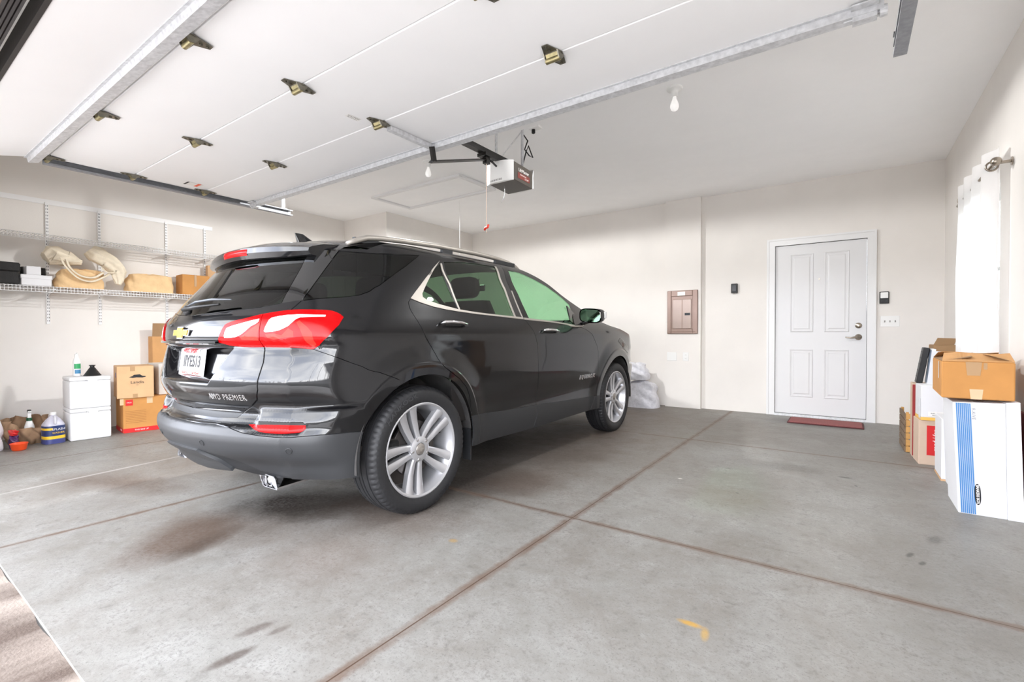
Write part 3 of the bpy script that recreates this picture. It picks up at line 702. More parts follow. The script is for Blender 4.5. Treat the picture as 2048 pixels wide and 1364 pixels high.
PX_POLY = {
    'quarter_window': [(1.423,1.449),(1.649,1.449),(1.864,1.456),(2.067,1.473),(2.205,1.49),(2.158,1.401),(2.09,1.332),(2.022,1.265),(1.949,1.227),(1.855,1.204),(1.724,1.191),(1.575,1.183),(1.448,1.178),(1.259,1.166),(1.31,1.221),(1.349,1.297),(1.388,1.376)],
    'chrome_rear': [(2.234,1.203),(2.295,1.288),(2.355,1.381),(2.391,1.476),(2.387,1.435),(2.372,1.38),(2.354,1.333),(2.331,1.275),(2.316,1.236),(2.322,1.216),(2.346,1.204),(2.38,1.195),(2.442,1.181),(2.518,1.17),(2.625,1.155),(2.798,1.143),(3.001,1.134),(3.238,1.127),(3.339,1.124),(3.341,1.109),(3.113,1.118),(2.934,1.125),(2.776,1.132),(2.63,1.141),(2.517,1.149),(2.407,1.162),(2.304,1.183)],
    'chrome_front': [(3.346,1.122),(3.578,1.112),(3.773,1.104),(3.971,1.091),(4.135,1.078),(4.136,1.065),(3.947,1.08),(3.766,1.092),(3.572,1.099),(3.347,1.107)],
    'glass_tri': [(2.409,1.455),(2.628,1.155),(2.518,1.17),(2.442,1.181),(2.38,1.195),(2.346,1.204),(2.322,1.216),(2.316,1.236),(2.331,1.275),(2.354,1.333),(2.372,1.38),(2.392,1.427)],
    'glass_rear': [(2.432,1.474),(2.547,1.492),(2.636,1.501),(2.756,1.509),(2.976,1.514),(3.128,1.322),(3.23,1.129),(3.001,1.134),(2.798,1.143),(2.643,1.155),(2.56,1.318)],
    'glass_front': [(3.148,1.506),(3.323,1.496),(3.533,1.462),(3.771,1.414),(3.946,1.359),(4.054,1.317),(4.153,1.263),(4.159,1.169),(4.142,1.081),(3.971,1.091),(3.773,1.104),(3.578,1.112),(3.424,1.12),(3.31,1.307)],
    'pillar_glossy': [(3.071,1.523),(2.985,1.515),(3.134,1.331),(3.235,1.128),(3.333,1.124),(3.218,1.325)],
    'rear_window': [(1.047,1.154),(1.066,1.214),(1.06,1.285),(1.058,1.346),(1.046,1.397)],
    'rear_window_bot': [(1.047,1.154),(0.856,1.135),(0.629,1.124),(0.329,1.111),(0.083,1.104),(-0.168,1.103)],
    'tl_outer': [(0.925,1.097),(0.992,1.104),(1.07,1.11),(1.152,1.115),(1.266,1.118),(1.369,1.118),(1.473,1.117),(1.542,1.116),(1.597,1.113),(1.645,1.105),(1.678,1.097),(1.708,1.083),(1.652,1.046),(1.575,1.018),(1.489,0.986),(1.361,0.957),(1.25,0.933),(1.216,0.93),(1.114,0.935),(1.028,0.938),(0.924,0.94),(0.818,0.941),(0.844,0.965),(0.87,0.99),(0.884,1.012),(0.902,1.034),(0.921,1.062)],
    'tl_inner': [(0.92,1.097),(0.847,1.087),(0.751,1.074),(0.69,1.068),(0.641,1.061),(0.61,1.055),(0.587,1.048),(0.562,1.032),(0.538,1.013),(0.52,0.997),(0.503,0.981),(0.481,0.966),(0.519,0.96),(0.558,0.952),(0.61,0.945),(0.652,0.941),(0.721,0.94),(0.813,0.941),(0.839,0.965),(0.865,0.99),(0.88,1.012),(0.897,1.034),(0.916,1.062)],
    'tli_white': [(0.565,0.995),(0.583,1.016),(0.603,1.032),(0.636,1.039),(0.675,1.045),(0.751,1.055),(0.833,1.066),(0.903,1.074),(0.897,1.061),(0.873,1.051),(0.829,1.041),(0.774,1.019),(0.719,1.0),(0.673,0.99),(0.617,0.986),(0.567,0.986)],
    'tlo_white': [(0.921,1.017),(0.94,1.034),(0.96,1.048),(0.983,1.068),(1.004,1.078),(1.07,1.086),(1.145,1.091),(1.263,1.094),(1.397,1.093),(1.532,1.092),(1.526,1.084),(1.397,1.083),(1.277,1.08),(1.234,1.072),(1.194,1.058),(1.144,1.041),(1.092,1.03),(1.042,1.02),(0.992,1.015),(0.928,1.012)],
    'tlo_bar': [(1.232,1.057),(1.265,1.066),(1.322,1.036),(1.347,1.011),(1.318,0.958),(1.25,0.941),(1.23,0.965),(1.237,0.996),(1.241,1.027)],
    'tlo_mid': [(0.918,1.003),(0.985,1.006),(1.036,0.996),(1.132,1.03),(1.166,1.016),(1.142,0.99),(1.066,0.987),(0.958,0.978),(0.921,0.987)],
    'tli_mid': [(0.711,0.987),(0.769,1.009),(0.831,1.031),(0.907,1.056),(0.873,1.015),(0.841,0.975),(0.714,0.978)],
    'fender_split': [(1.233,0.931),(1.313,0.919),(1.596,0.885),(1.9,0.843),(2.054,0.807),(2.14,0.774),(2.174,0.761)],
    'tg_gap_up': [(1.398,1.473),(1.413,1.451),(1.388,1.376),(1.349,1.297),(1.31,1.221),(1.254,1.165),(1.207,1.141),(1.153,1.114)],
    'tg_gap_low': [(0.818,0.94),(0.81,0.916),(0.816,0.869),(0.809,0.827),(0.801,0.788),(0.799,0.74),(0.771,0.691),(0.711,0.658),(0.581,0.619),(0.548,0.624),(0.417,0.624),(0.197,0.621),(0.049,0.616),(-0.115,0.615)],
    'rd_gap': [(2.234,1.2),(2.221,1.18),(2.233,1.144),(2.281,1.074),(2.329,0.986),(2.386,0.923),(2.435,0.859),(2.484,0.812),(2.565,0.769),(2.641,0.728),(2.715,0.674),(2.751,0.63),(2.781,0.58),(2.801,0.505)],
    'mid_gap': [(3.342,1.114),(3.373,1.098),(3.44,1.032),(3.477,0.971),(3.513,0.919),(3.56,0.75),(3.618,0.577),(3.623,0.38),(3.6,0.331),(3.578,0.281)],
    'fd_gap': [(4.161,1.075),(4.334,1.041),(4.439,1.0),(4.516,0.934),(4.572,0.887),(4.602,0.836),(4.639,0.69),(4.662,0.543),(4.625,0.43),(4.577,0.349),(4.553,0.272),(4.555,0.251)],
    'bpillar_gap': [(3.062,1.533),(3.221,1.321),(3.332,1.125)],
    'clad_top': [(-0.164,0.557),(0.108,0.556),(0.281,0.558),(0.427,0.56),(0.584,0.554),(0.654,0.544),(0.712,0.535),(0.791,0.53),(0.868,0.526),(0.99,0.523),(1.101,0.523),(1.464,0.528),(1.864,0.524),(2.022,0.517)],
    'rocker_top': [(2.813,0.486),(2.848,0.486),(3.212,0.463),(3.631,0.452),(4.078,0.434),(4.634,0.413),(4.666,0.413)],
    'reflector': [(0.685,0.566),(0.837,0.576),(0.971,0.578),(1.198,0.574),(1.21,0.557),(1.186,0.547),(1.157,0.541),(1.021,0.539),(0.933,0.538),(0.864,0.539),(0.809,0.543),(0.775,0.55),(0.75,0.558)],
    'bumper_bot': [(0.082,0.302),(0.448,0.319),(0.673,0.296),(0.932,0.291),(1.328,0.298),(1.848,0.299)],
    'pad': [(0.582,0.619),(0.546,0.606),(0.531,0.589),(0.392,0.584),(0.162,0.582),(-0.053,0.578)],
    'hd_lamp': [(5.071,0.927),(5.134,0.957),(5.202,0.941),(5.375,0.88),(5.485,0.801),(5.39,0.793),(5.245,0.841)],
    'strip_b': [(2.974,1.514),(2.994,1.516),(3.147,1.332),(3.249,1.127),(3.228,1.127),(3.128,1.326)],
    'strip_t': [(2.408,1.456),(2.421,1.459),(2.545,1.32),(2.642,1.156),(2.628,1.155),(2.534,1.316)],
    'strip_c': [(3.215,1.327),(3.231,1.326),(3.34,1.125),(3.324,1.126)],
}
car = thing('car', 'black five door SUV parked nose in beside the left wall', 'car', (-2.85, 1.896, 0))
PP = PX_POLY
def zt(u):   # upper edge of the body side along the car
    return float(ZT_(u))
ZT_ = _tab('-.9:1.45 -.40:1.452 -.33:1.468 -.15:1.515 0:1.545 .3:1.562 .8:1.568 1.2:1.560 1.34:1.545 1.56:1.495 1.73:1.435 1.91:1.340 2.2:1.212 2.36:1.142 2.6:1.085 2.85:1.052 3.0:1.022 3.3:.945 3.5:.86 3.7:.80')
def su(u, z): return float(s_of_u(u, z))
def dens(poly, d=.02, closed=True):
    out = []; n = len(poly)
    for i in range(n if closed else n - 1):
        a, b = poly[i], poly[(i+1) % n]; k = max(1, int(math.hypot(b[0]-a[0], b[1]-a[1])/d))
        out += [(a[0] + (b[0]-a[0])*t/k, a[1] + (b[1]-a[1])*t/k) for t in range(k)]
    if not closed: out.append(poly[-1])
    return out
def inside(p, poly):
    x, y = p; r = False; n = len(poly); j = n - 1
    for i in range(n):
        xi, yi = poly[i]; xj, yj = poly[j]
        if (yi > y) != (yj > y) and x < (xj - xi)*(y - yi)/(yj - yi) + xi: r = not r
        j = i
    return r
S_END = lambda z: 2 + 3.10 - .25*float(_sm(.9, 1.3, z)) - float(US_(z)) + 1.3
# outline of the skin sheet
arcs = []
for uc, zc in WHEELS:
    a0 = math.asin((.292 - zc)/ARCH)
    arcs.append([(uc + ARCH*math.cos(t), zc + ARCH*math.sin(t)) for t in [math.pi - a0 + (2*a0 - math.pi)*k/48 for k in range(49)]])
low = [(0., .306)] + PP['bumper_bot'][0:] + [(su(u, z), z) for u, z in arcs[0]] + [(su(1.19, .28), .28)] + [(su(u, z), z) for u, z in arcs[1]]
low += [(S_END(.27)*(1 - k) + su(3.2, .27)*k, .27) for k in (1., .75, .5, .25, 0.)]
top = [(0., 1.45), (1.0, 1.45), (1.36, 1.449), (1.425, 1.462)]
topu = []
uu = -.30
while uu < 3.10:
    z = zt(uu); topu.append((su(uu, z), z)); uu += .03
zf = zt(3.1); sf0 = su(3.1, zf)
topf = [(sf0 + 1.3*k/14, zf - .10*(k/14.)**1.2) for k in range(1, 14)] + [(S_END(zf - .10), zf - .10)]
top = top + [p for p in topu if p[0] > 1.46] + topf
DOM = low + [(S_END(z), z) for z in (.34, .42, .5, .58, .66, .74, .80)] + top[::-1]
# named regions of the sheet, first match wins
door_r = PP['rd_gap'] + [(su(.9, .29), .29)] + PP['mid_gap'][::-1] + PP['bpillar_gap'][::-1] + [(2.80, 1.530), (2.60, 1.521), (2.50, 1.510), (2.42, 1.496)] + [(2.388, 1.470), (2.352, 1.381), (2.292, 1.288)]
door_f = PP['mid_gap'] + PP['fd_gap'][::-1] + [(4.185, 1.10), (4.20, 1.20), (4.19, 1.275), (4.09, 1.335), (3.975, 1.384), (3.79, 1.440), (3.545, 1.488), (3.33, 1.521), (3.14, 1.533)] + PP['bpillar_gap']
tailgate = [(0., .6145)] + [p for p in PP['tg_gap_low'][::-1] if p[0] > .06] + PP['tg_gap_up'][::-1] + [(1.43, 1.5), (0., 1.5)]
rw_edge = [(0., 1.103)] + [p for p in PP['rear_window_bot'][::-1] if p[0] > .01] + PP['rear_window'][1:] + [(1.08, 1.452)]
REG = [('strip_b', PP['strip_b']), ('strip_t', PP['strip_t']), ('strip_c', PP['strip_c']), ('quarter_window', PP['quarter_window']), ('glass_tri', PP['glass_tri']), ('glass_rear', PP['glass_rear']), ('glass_front', PP['glass_front']),
       ('chrome', PP['chrome_rear']), ('chrome', PP['chrome_front']), ('pillar_gloss', PP['pillar_glossy']),
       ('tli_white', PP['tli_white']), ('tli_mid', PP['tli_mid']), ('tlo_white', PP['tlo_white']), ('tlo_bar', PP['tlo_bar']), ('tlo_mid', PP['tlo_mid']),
       ('tl_inner', PP['tl_inner']), ('tl_outer', PP['tl_outer']), ('reflector', PP['reflector']), ('headlight', PP['hd_lamp']),
       ('rear_window', rw_edge + [(0., 1.46)]), ('pillar_panel', [(1.047, 1.154)] + PP['rear_window'][1:] + [(1.08, 1.452), (1.08, 1.5), (1.43, 1.5), (1.43, 1.462)] + PP['tg_gap_up'][1:6] + [(1.22, 1.166)]),
       ('grille', [(su(3.45, .5) + .62, .45), (S_END(.5) + .1, .45), (S_END(.5) + .1, .86), (su(3.45, .8) + .45, .80)]),
       ('front_bumper', [(su(3.02, .26), .2), (9, .2), (9, .60), (su(3.12, .60), .60)]),
       ('skid_plate', [(0., .298), (.46, .298), (.44, .33), (.26, .43), (0., .435)]),
       ('lower_valance', [(.26, .43), (.44, .33), (.46, .2), (.95, .2), (.93, .305), (.72, .33), (.50, .405)]),
       ('bumper_cladding', [(0., .2), (2.2, .2), (2.2, .517), (2.03, .517)] + PP['clad_top'][::-1][1:-2] + [(0., .559)]),
       ('bumper_shelf', [(0., .585), (.40, .587), (.545, .592), (.575, .616), (0., .6135)]),
       ('rocker_panel', [(2.7, .2), (4.75, .2), (4.75, .412)] + PP['rocker_top'][::-1] + [(2.7, .487)]),
       ('rear_door', door_r), ('front_door', door_f), ('tailgate', tailgate),
       ('rear_bumper', [(0., .5), (2.3, .5), (2.3, .76)] + PP['fender_split'][::-1] + [(1.24, .935), (.84, .945)] + PP['tg_gap_low'][1:] + [(0., .6145)])]
# grooves between the panels
GRV = [(PP['tg_gap_up'], .0028), ([p for p in PP['tg_gap_low'] if p[0] > .06] + [(0., .6145)], .0034), (PP['rd_gap'], .0021), (PP['mid_gap'], .0020), (PP['fd_gap'], .0018), (PP['bpillar_gap'], .002), (PP['fender_split'], .0014),
       (rw_edge, .0026), (PP['quarter_window'] + PP['quarter_window'][:1], .0022), ([(2.02, .517)] + PP['clad_top'][::-1][:-2] + [(0., .559)], .0016)]
def skin():
    pts, edges, flag = [], [], {}
    def add(p): pts.append((max(0., p[0]), p[1])); return len(pts) - 1
    def chain(poly, closed=True, d=.016):
        q = dens(poly, d, closed); ids = [add(p) for p in q]
        for a, b in zip(ids, ids[1:]): edges.append((a, b))
        if closed: edges.append((ids[-1], ids[0]))
        return ids
    chain(DOM, True, .03)
    for _, poly in REG: chain(poly)
    for uc, zc in WHEELS:
        for rr in (.486, .494, .502):
            q = [(uc + rr*math.cos(k*math.pi/70), zc + rr*math.sin(k*math.pi/70)) for k in range(-6, 77)]
            ids = [add((su(a, b), b)) for a, b in q if b < .93 and su(a, b) > 2.0]
            edges.extend(zip(ids, ids[1:]))
    gpolys = []; gc = []; segs = []
    for line, hw in GRV:
        q = dens(line, .016, False); L, C2, Rr = [], [], []
        for i, p in enumerate(q):
            a, b = q[max(0, i-1)], q[min(len(q)-1, i+1)]
            k = .72 if p[0] < 1 else (.5 if p[0] < 2 else 1.)
            tx, ty = (b[0]-a[0])*k, b[1]-a[1]; l = math.hypot(tx, ty) or 1; nx, ny = -ty/l*hw/k, tx/l*hw
            gc.append((p[0], p[1], k, hw)); L.append((p[0]+nx, p[1]+ny)); Rr.append((p[0]-nx, p[1]-ny)); C2.append(p)
        for c in (L, Rr):
            ids = [add(p) for p in c]; edges.extend(zip(ids, ids[1:]))
        ids = [add(p) for p in C2]; edges.extend(zip(ids, ids[1:]))
        for i in ids: flag[i] = 1
        for i in range(len(q) - 1): segs.append((q[i][0], q[i][1], q[i+1][0], q[i+1][1], .72 if q[i][0] < 1 else (.5 if q[i][0] < 2 else 1.), hw))
        for i in range(len(q) - 1): gpolys.append((L[i], L[i+1], Rr[i+1], Rr[i]))
    # fill points, kept out of the grooves
    GC = np.array(gc)
    def fill(p):
        if (np.hypot((GC[:, 0] - p[0])*GC[:, 2], GC[:, 1] - p[1]) > GC[:, 3] + .0022 + .5*0).all() and (np.hypot((GC[:, 0] - p[0])*GC[:, 2], GC[:, 1] - p[1]) > .0065).all(): add(p)
    z = .25
    while z < 1.60:
        row = [k/42. for k in range(43)] + [1 + k/30. for k in range(1, 31)]
        s = 2.02
        while s < S_END(z) + .05:
            row.append(s); s += .022
        for s in row:
            if inside((s, z), DOM): fill((s + .0011*math.sin(z*91), z))
        z += .0165
    zz = .735
    while zz < .965:   # finer over the number plate recess
        for k in range(96): fill((k*.0066, zz + .0009*math.sin(k*1.7)))
        zz += .0074
    zz = .524
    while zz < .668:   # and over the bumper step
        for k in range(60): fill((k*.0195 + .004*math.sin(zz*400), zz))
        zz += .0052
    V, E, F, ov, oe, of = delaunay_2d_cdt([Vector(p) for p in pts], edges, [], 0, 1e-6)
    V = np.array([(v.x, v.y) for v in V])
    gflag = np.array([any(i in flag for i in o) for o in ov])
    for x0, y0, x1, y1, k, hw in segs:   # every vertex on a groove's centre line sinks
        near = np.where((abs(V[:, 0] - (x0 + x1)/2) < .03) & (abs(V[:, 1] - (y0 + y1)/2) < .03))[0]
        if not len(near): continue
        dx, dy = (x1 - x0)*k, y1 - y0; l2 = dx*dx + dy*dy + 1e-12
        px, py = (V[near, 0] - x0)*k, V[near, 1] - y0; t = np.clip((px*dx + py*dy)/l2, 0, 1)
        gflag[near[np.hypot(px - t*dx, py - t*dy) < .3*hw]] = True
    F = np.array([f for f in F if len(f) == 3])
    cen = V[F].mean(1)
    def pin(C, poly):
        r = np.zeros(len(C), bool); P = np.array(poly); j = len(P) - 1
        for i in range(len(P)):
            xi, yi = P[i]; xj, yj = P[j]
            if yi != yj: r ^= ((yi > C[:, 1]) != (yj > C[:, 1])) & (C[:, 0] < (xj - xi)*(C[:, 1] - yi)/(yj - yi) + xi)
            j = i
        return r
    reg = np.full(len(F), '', dtype='U20')
    dom = pin(cen, DOM)
    for n, poly in REG:
        m = pin(cen, poly) & (reg == ''); reg[m] = n
    reg[reg == ''] = 'body_shell'
    # grooves belong to the panel they are cut in, but are marked
    grv = np.zeros(len(F), bool)
    for g in gpolys:
        gx = [p[0] for p in g]; gy = [p[1] for p in g]
        near = np.where((cen[:, 0] > min(gx) - 1e-4) & (cen[:, 0] < max(gx) + 1e-4) & (cen[:, 1] > min(gy) - 1e-4) & (cen[:, 1] < max(gy) + 1e-4))[0]
        if len(near): grv[near[pin(cen[near], g)]] = True
    reg[~dom] = 'void'
    s, z = V[:, 0], V[:, 1]
    def P3(s, z):
        U, W = S(s, z); return np.stack([W, U, z + 0*s], -1)
    p = P3(s, z); h = 6e-4
    ds = P3(s + h, z) - P3(np.maximum(s - h, -1), z); dz = P3(s, z + h) - P3(s, z - h)
    n = np.cross(ds, dz); n /= np.linalg.norm(n, axis=1)[:, None] + 1e-12
    n = np.where((n[:, :1]*0 + (n[:, 0]*(p[:, 0]) + n[:, 1]*(p[:, 1] - 1.3)*.4)[:, None]) < 0, -n, n)
    m0 = s < 1e-6; n[m0, 0] = 0; n[m0] /= np.linalg.norm(n[m0], axis=1)[:, None]
    p[m0, 0] = 0
    return p, n, F, reg, grv, gflag
SK_P, SK_N, SK_F, SK_R, SK_G, SK_C = skin()
def skin_part(name, regs, m, parent, sides=(1, -1), off=0., skirt=0., groove=True, keep_g=True):
    """a panel: the triangles of the named regions, on the right side, the left side or both, standing off the skin by off, its rim turned in by skirt"""
    regs = (regs,) if isinstance(regs, str) else regs
    sel = np.isin(SK_R, regs)
    if not sel.any(): print('EMPTY', name); 
    T = SK_F[sel]; g = SK_G[sel]
    used = np.unique(T); mp = -np.ones(len(SK_P), int); mp[used] = np.arange(len(used))
    P = SK_P[used] + SK_N[used]*off; N = SK_N[used]
    P = P - (SK_N[used]*.005)*SK_C[used][:, None] if groove else P
    T = mp[T]
    # orient along the normals
    fn = np.cross(P[T[:, 1]] - P[T[:, 0]], P[T[:, 2]] - P[T[:, 0]])
    flip = (fn*N[T[:, 0]]).sum(1) < 0; T[flip] = T[flip][:, ::-1]
    fn = np.cross(P[T[:, 1]] - P[T[:, 0]], P[T[:, 2]] - P[T[:, 0]]); fn /= np.linalg.norm(fn, axis=1)[:, None] + 1e-15
    LN = np.where(g[:, None, None], fn[:, None, :], N[T])
    if skirt:
        e = {}
        for t in T:
            for a, b in ((t[0], t[1]), (t[1], t[2]), (t[2], t[0])):
                if (b, a) in e: del e[(b, a)]
                else: e[(a, b)] = 1
        rim = [k for k in e if not (P[k[0]][0] < 1e-6 and P[k[1]][0] < 1e-6)]
        vid = {}; ex = []
        for a, b in rim:
            for q in (a, b):
                if q not in vid: vid[q] = len(P) + len(ex); ex.append(P[q] - N[q]*skirt)
        P = np.vstack([P, np.array(ex)]) if ex else P
        ET = []; EN = []
        for a, b in rim:
            for t in ((b, a, vid[a]), (b, vid[a], vid[b])):
                ET.append(t); q = np.cross(P[t[1]] - P[t[0]], P[t[2]] - P[t[0]]); q /= np.linalg.norm(q) + 1e-15; EN.append([q, q, q])
        if ET: T = np.vstack([T, np.array(ET)]); LN = np.vstack([LN, np.array(EN)])
    vs, fs, ln = [], [], []; b = 0
    for sg in sides:
        Q = P.copy(); Q[:, 0] *= sg; L2 = LN.copy(); L2[:, :, 0] *= sg
        TT = T if sg > 0 else T[:, ::-1]; L2 = L2 if sg > 0 else L2[:, ::-1]
        vs.append(Q); fs.append(TT + b); ln.append(L2.reshape(-1, 3)); b += len(Q)
    vs = np.vstack(vs); fs = np.vstack(fs); ln = np.vstack(ln)
    me = bpy.data.meshes.new(name); me.from_pydata(vs.tolist(), [], fs.tolist())
    me.polygons.foreach_set('use_smooth', [True]*len(me.polygons))
    me.normals_split_custom_set(ln.tolist()); me.materials.append(m)
    o = bpy.data.objects.new(name, me); COL.objects.link(o); o.parent = parent
    return o
skin_part('body_shell', 'body_shell', M_paint, car)
tg = skin_part('tailgate', 'tailgate', M_paint, car)
skin_part('rear_window', 'rear_window', M_gb, tg, off=-.002)
skin_part('pillar_panel', 'pillar_panel', M_gloss, tg, (1,)); skin_part('pillar_panel', 'pillar_panel', M_gloss, tg, (-1,))
skin_part('rear_bumper', 'rear_bumper', M_paint, car)
skin_part('bumper_shelf', 'bumper_shelf', M_clad2, car, off=.001)  # dark matte finish stands in for the tailgate's dark reflection on the painted shelf
bc = skin_part('bumper_cladding', 'bumper_cladding', M_clad, car, off=.004, skirt=.006)
skin_part('skid_plate', 'skid_plate', M_clad, bc, off=.016, skirt=.016)
for sg in (1, -1): skin_part('lower_valance', 'lower_valance', M_clad2, bc, (sg,))
for sg in (1, -1):
    rf = skin_part('reflector', 'reflector', M_lred, bc, (sg,), .003, .004)
    skin_part('rocker_panel', 'rocker_panel', M_clad2, car, (sg,), .004, .008)
    d = skin_part('rear_door', 'rear_door', M_paint, car, (sg,))
    skin_part('window_pane', 'glass_rear', M_gr, d, (sg,), -.004, -.004); skin_part('quarter_glass', 'glass_tri', M_gr, d, (sg,), -.003, -.003)
    f = skin_part('front_door', 'front_door', M_paint, car, (sg,))
    skin_part('window_pane', 'glass_front', M_gf, f, (sg,), -.004, -.004)
    skin_part('pillar_trim', 'pillar_gloss', M_gloss, f, (sg,), .001)
    skin_part('chrome_trim', 'chrome', M_satin, d, (sg,), .004, .005); [skin_part('window_strip', q, M_satin, d, (sg,), .0025, .003) for q in ('strip_b', 'strip_t', 'strip_c')]
    skin_part('quarter_window', 'quarter_window', M_gb, car, (sg,), -.001, .0)
    t = skin_part('tail_light', 'tl_outer', M_lred, car, (sg,), .006, .008)
    skin_part('lens_reflection', 'tlo_white', M_lrefl, t, (sg,), .006); skin_part('light_bar', ('tlo_bar', 'tlo_mid'), M_lred2, t, (sg,), .006)  # white patches are the sky's reflection, laid in as colour
    t = skin_part('tailgate_light', 'tl_inner', M_lred, car, (sg,), .006, .008)
    skin_part('lens_reflection', 'tli_white', M_lrefl, t, (sg,), .006); skin_part('light_bar', 'tli_mid', M_lred2, t, (sg,), .006)
    skin_part('headlight', 'headlight', glassmat('headlight_glass', (.75, .75, .75, 1)) if sg == 1 else bpy.data.materials['headlight_glass'], car, (sg,), .003, .006)
skin_part('front_bumper', 'front_bumper', M_paint, car); skin_part('grille', 'grille', M_clad2, car)
def P_(s, z, off=0.):
    """point and frame on the right side of the skin"""
    h = 1e-3; f = lambda a, b: np.array([float(S(a, b)[1]), float(S(a, b)[0]), b])
    p = f(s, z); a = f(s + h, z) - f(s - h, z); b = f(s, z + h) - f(s, z - h); n = np.cross(a, b)
    if n[0]*p[0] + n[1]*(p[1] - 1.3)*.4 < 0: n = -n
    n /= np.linalg.norm(n); a /= np.linalg.norm(a)
    return Vector(p + n*off), Vector(a), Vector(n)
# ---- roof, windscreen, bonnet
ZC_ = _tab('-.45:1.520 -.30:1.555 -.15:1.580 .1:1.600 .4:1.612 .8:1.615 1.2:1.598 1.40:1.572')
def edge(u):
    z = zt(u)
    if u < -.33: z = 1.455
    s = su(u, z) if u > -.30 else 2 + (u - float(US_(z)))
    if s < 2: # on the rear corner: find s there
        lo, hi = 1., 2.
        for _ in range(30):
            mid = (lo + hi)/2
            if float(S(mid, z)[0]) < u: lo = mid
            else: hi = mid
        s = lo
    return float(S(s, z)[1]), z
def roof(i, j):
    u = -.45 + 1.83*i; a = 2*j - 1; v, z = edge(u)
    return (v*a, u, z + (float(ZC_(u)) - z)*(1 - abs(a)**2.6))
MB().grid(roof, 64, 41).build('roof', M_paint, car, smooth=True)
def ws(i, j):
    u = 1.38 + .98*i; a = 2*j - 1; v, z = edge(u); k = 1 - abs(a)**2.2
    return (v*a*.995, u + (.02 + .20*i)*k, z + (.027*(1 - i) - .01*i)*k)
MB().grid(ws, 24, 31).build('windshield', M_gf, car, smooth=True)
def hood(i, j):
    u = 2.36 + .74*i; a = 2*j - 1; v, z = edge(u); k = 1 - abs(a)**2.4
    return (v*a, u + (.20 + .33*i)*k, z + (-.015 + .06*math.sin(math.pi*min(1, i*.5 + .1)))*k)
MB().grid(hood, 24, 41).build('hood', M_paint, car, smooth=True)
def nose(i, j):
    a = 2*j - 1; k = 1 - abs(a); H = Vector(hood(1., j)); zz = zf - .10*k**1.2
    U, V = S(min(sf0 + 1.3*k, S_END(zz)), zz); G = Vector((math.copysign(float(V), a), float(U), zz))
    p = H.lerp(G, i); p.z += .012*math.sin(math.pi*i)*(1 - abs(a)**3); return p
MB().grid(nose, 8, 61).build('hood_nose', M_paint, car, smooth=True)
def headl(i, j):
    u = -.38 + 1.7*i; a = 2*j - 1; v, z = edge(u); v -= .05
    return (v*a, u, z - .035 + (float(ZC_(u)) - z)*(1 - abs(a)**2.6) - .01)
MB().grid(headl, 20, 15).build('headliner', M_head, car, smooth=True)
# ---- spoiler
def spo(i, j):
    a = 2*i - 1; v = .565*a; k = v*v
    ut, z1 = -.588 + .34*k, 1.480 - .085*k; th = .058 - .024*abs(a)**4
    pr = [(-.36 + .20*k, 1.548 - .17*k), (-.48 + .27*k, 1.522 - .125*k), (ut + .02, z1 + .010), (ut, z1), (ut - .004, z1 - th*.5), (ut + .012, z1 - th), (ut + .05, z1 - th - .006), (-.515 + .25*k, 1.385 - .04*k)]
    q = pr[int(round(j*7))]; return (v, q[0], q[1])
sp = MB().grid(spo, 41, 8)
for e in (0., 1.): sp.poly([spo(e, j/7) for j in range(8)])
spl = sp.build('spoiler', M_paint, car, angle=28)
def blt(i, j):
    a = (2*i - 1); v = .135*a; k = v*v; z0 = 1.474 - .085*k; o = .004 + .012*(1 - abs(a)**6)
    return (v, -.588 + .34*k - o*(.4 + .6*math.sin(math.pi*j)), z0 - .036*j)
MB().grid(blt, 21, 6).build('brake_light', M_lred, spl, smooth=True)
fin = MB()
def fn_(i, j):
    t = i; w = .020*(1 - t*.75)*(1 - abs(2*((j*1.0) % 1) - 1)*0); a = j*2*math.pi
    L = .085*(1 - .62*t); c = -.155 - .062*t + .02
    return (w*math.sin(a), c + L*math.cos(a)*.9 , 1.583 + .058*t)
fin.grid(fn_, 8, 24); fin.poly([fn_(1, j/23) for j in range(23)]); fin.build('antenna_fin', M_gloss, car, smooth=True)
# ---- roof rails
for sg in (1, -1):
    st = [(-.275, 1.500, .600), (-.20, 1.532, .590), (-.13, 1.556, .583), (-.02, 1.570, .578), (.12, 1.580, .574), (.45, 1.597, .570), (.85, 1.604, .566), (1.13, 1.600, .563), (1.28, 1.588, .560), (1.40, 1.566, .556), (1.46, 1.548, .552)]
    MB().tube([(sg*v, u, z) for u, z, v in st], [.012] + [.0165]*9 + [.010], 10, flat=(1.0, 1.0)).build('roof_rail', M_satin, car, smooth=True)
    for (u0, u1) in ((-.21, .02), (.50, .60), (1.10, 1.36)):
        b = MB(); b.box(sg*.57 - .011, sg*.57 + .011, u0, u1, 1.50 if u0 < 0 else 1.52, 1.55 if u0 < 0 else 1.585)
        b.build('rail_foot', M_clad2, car)
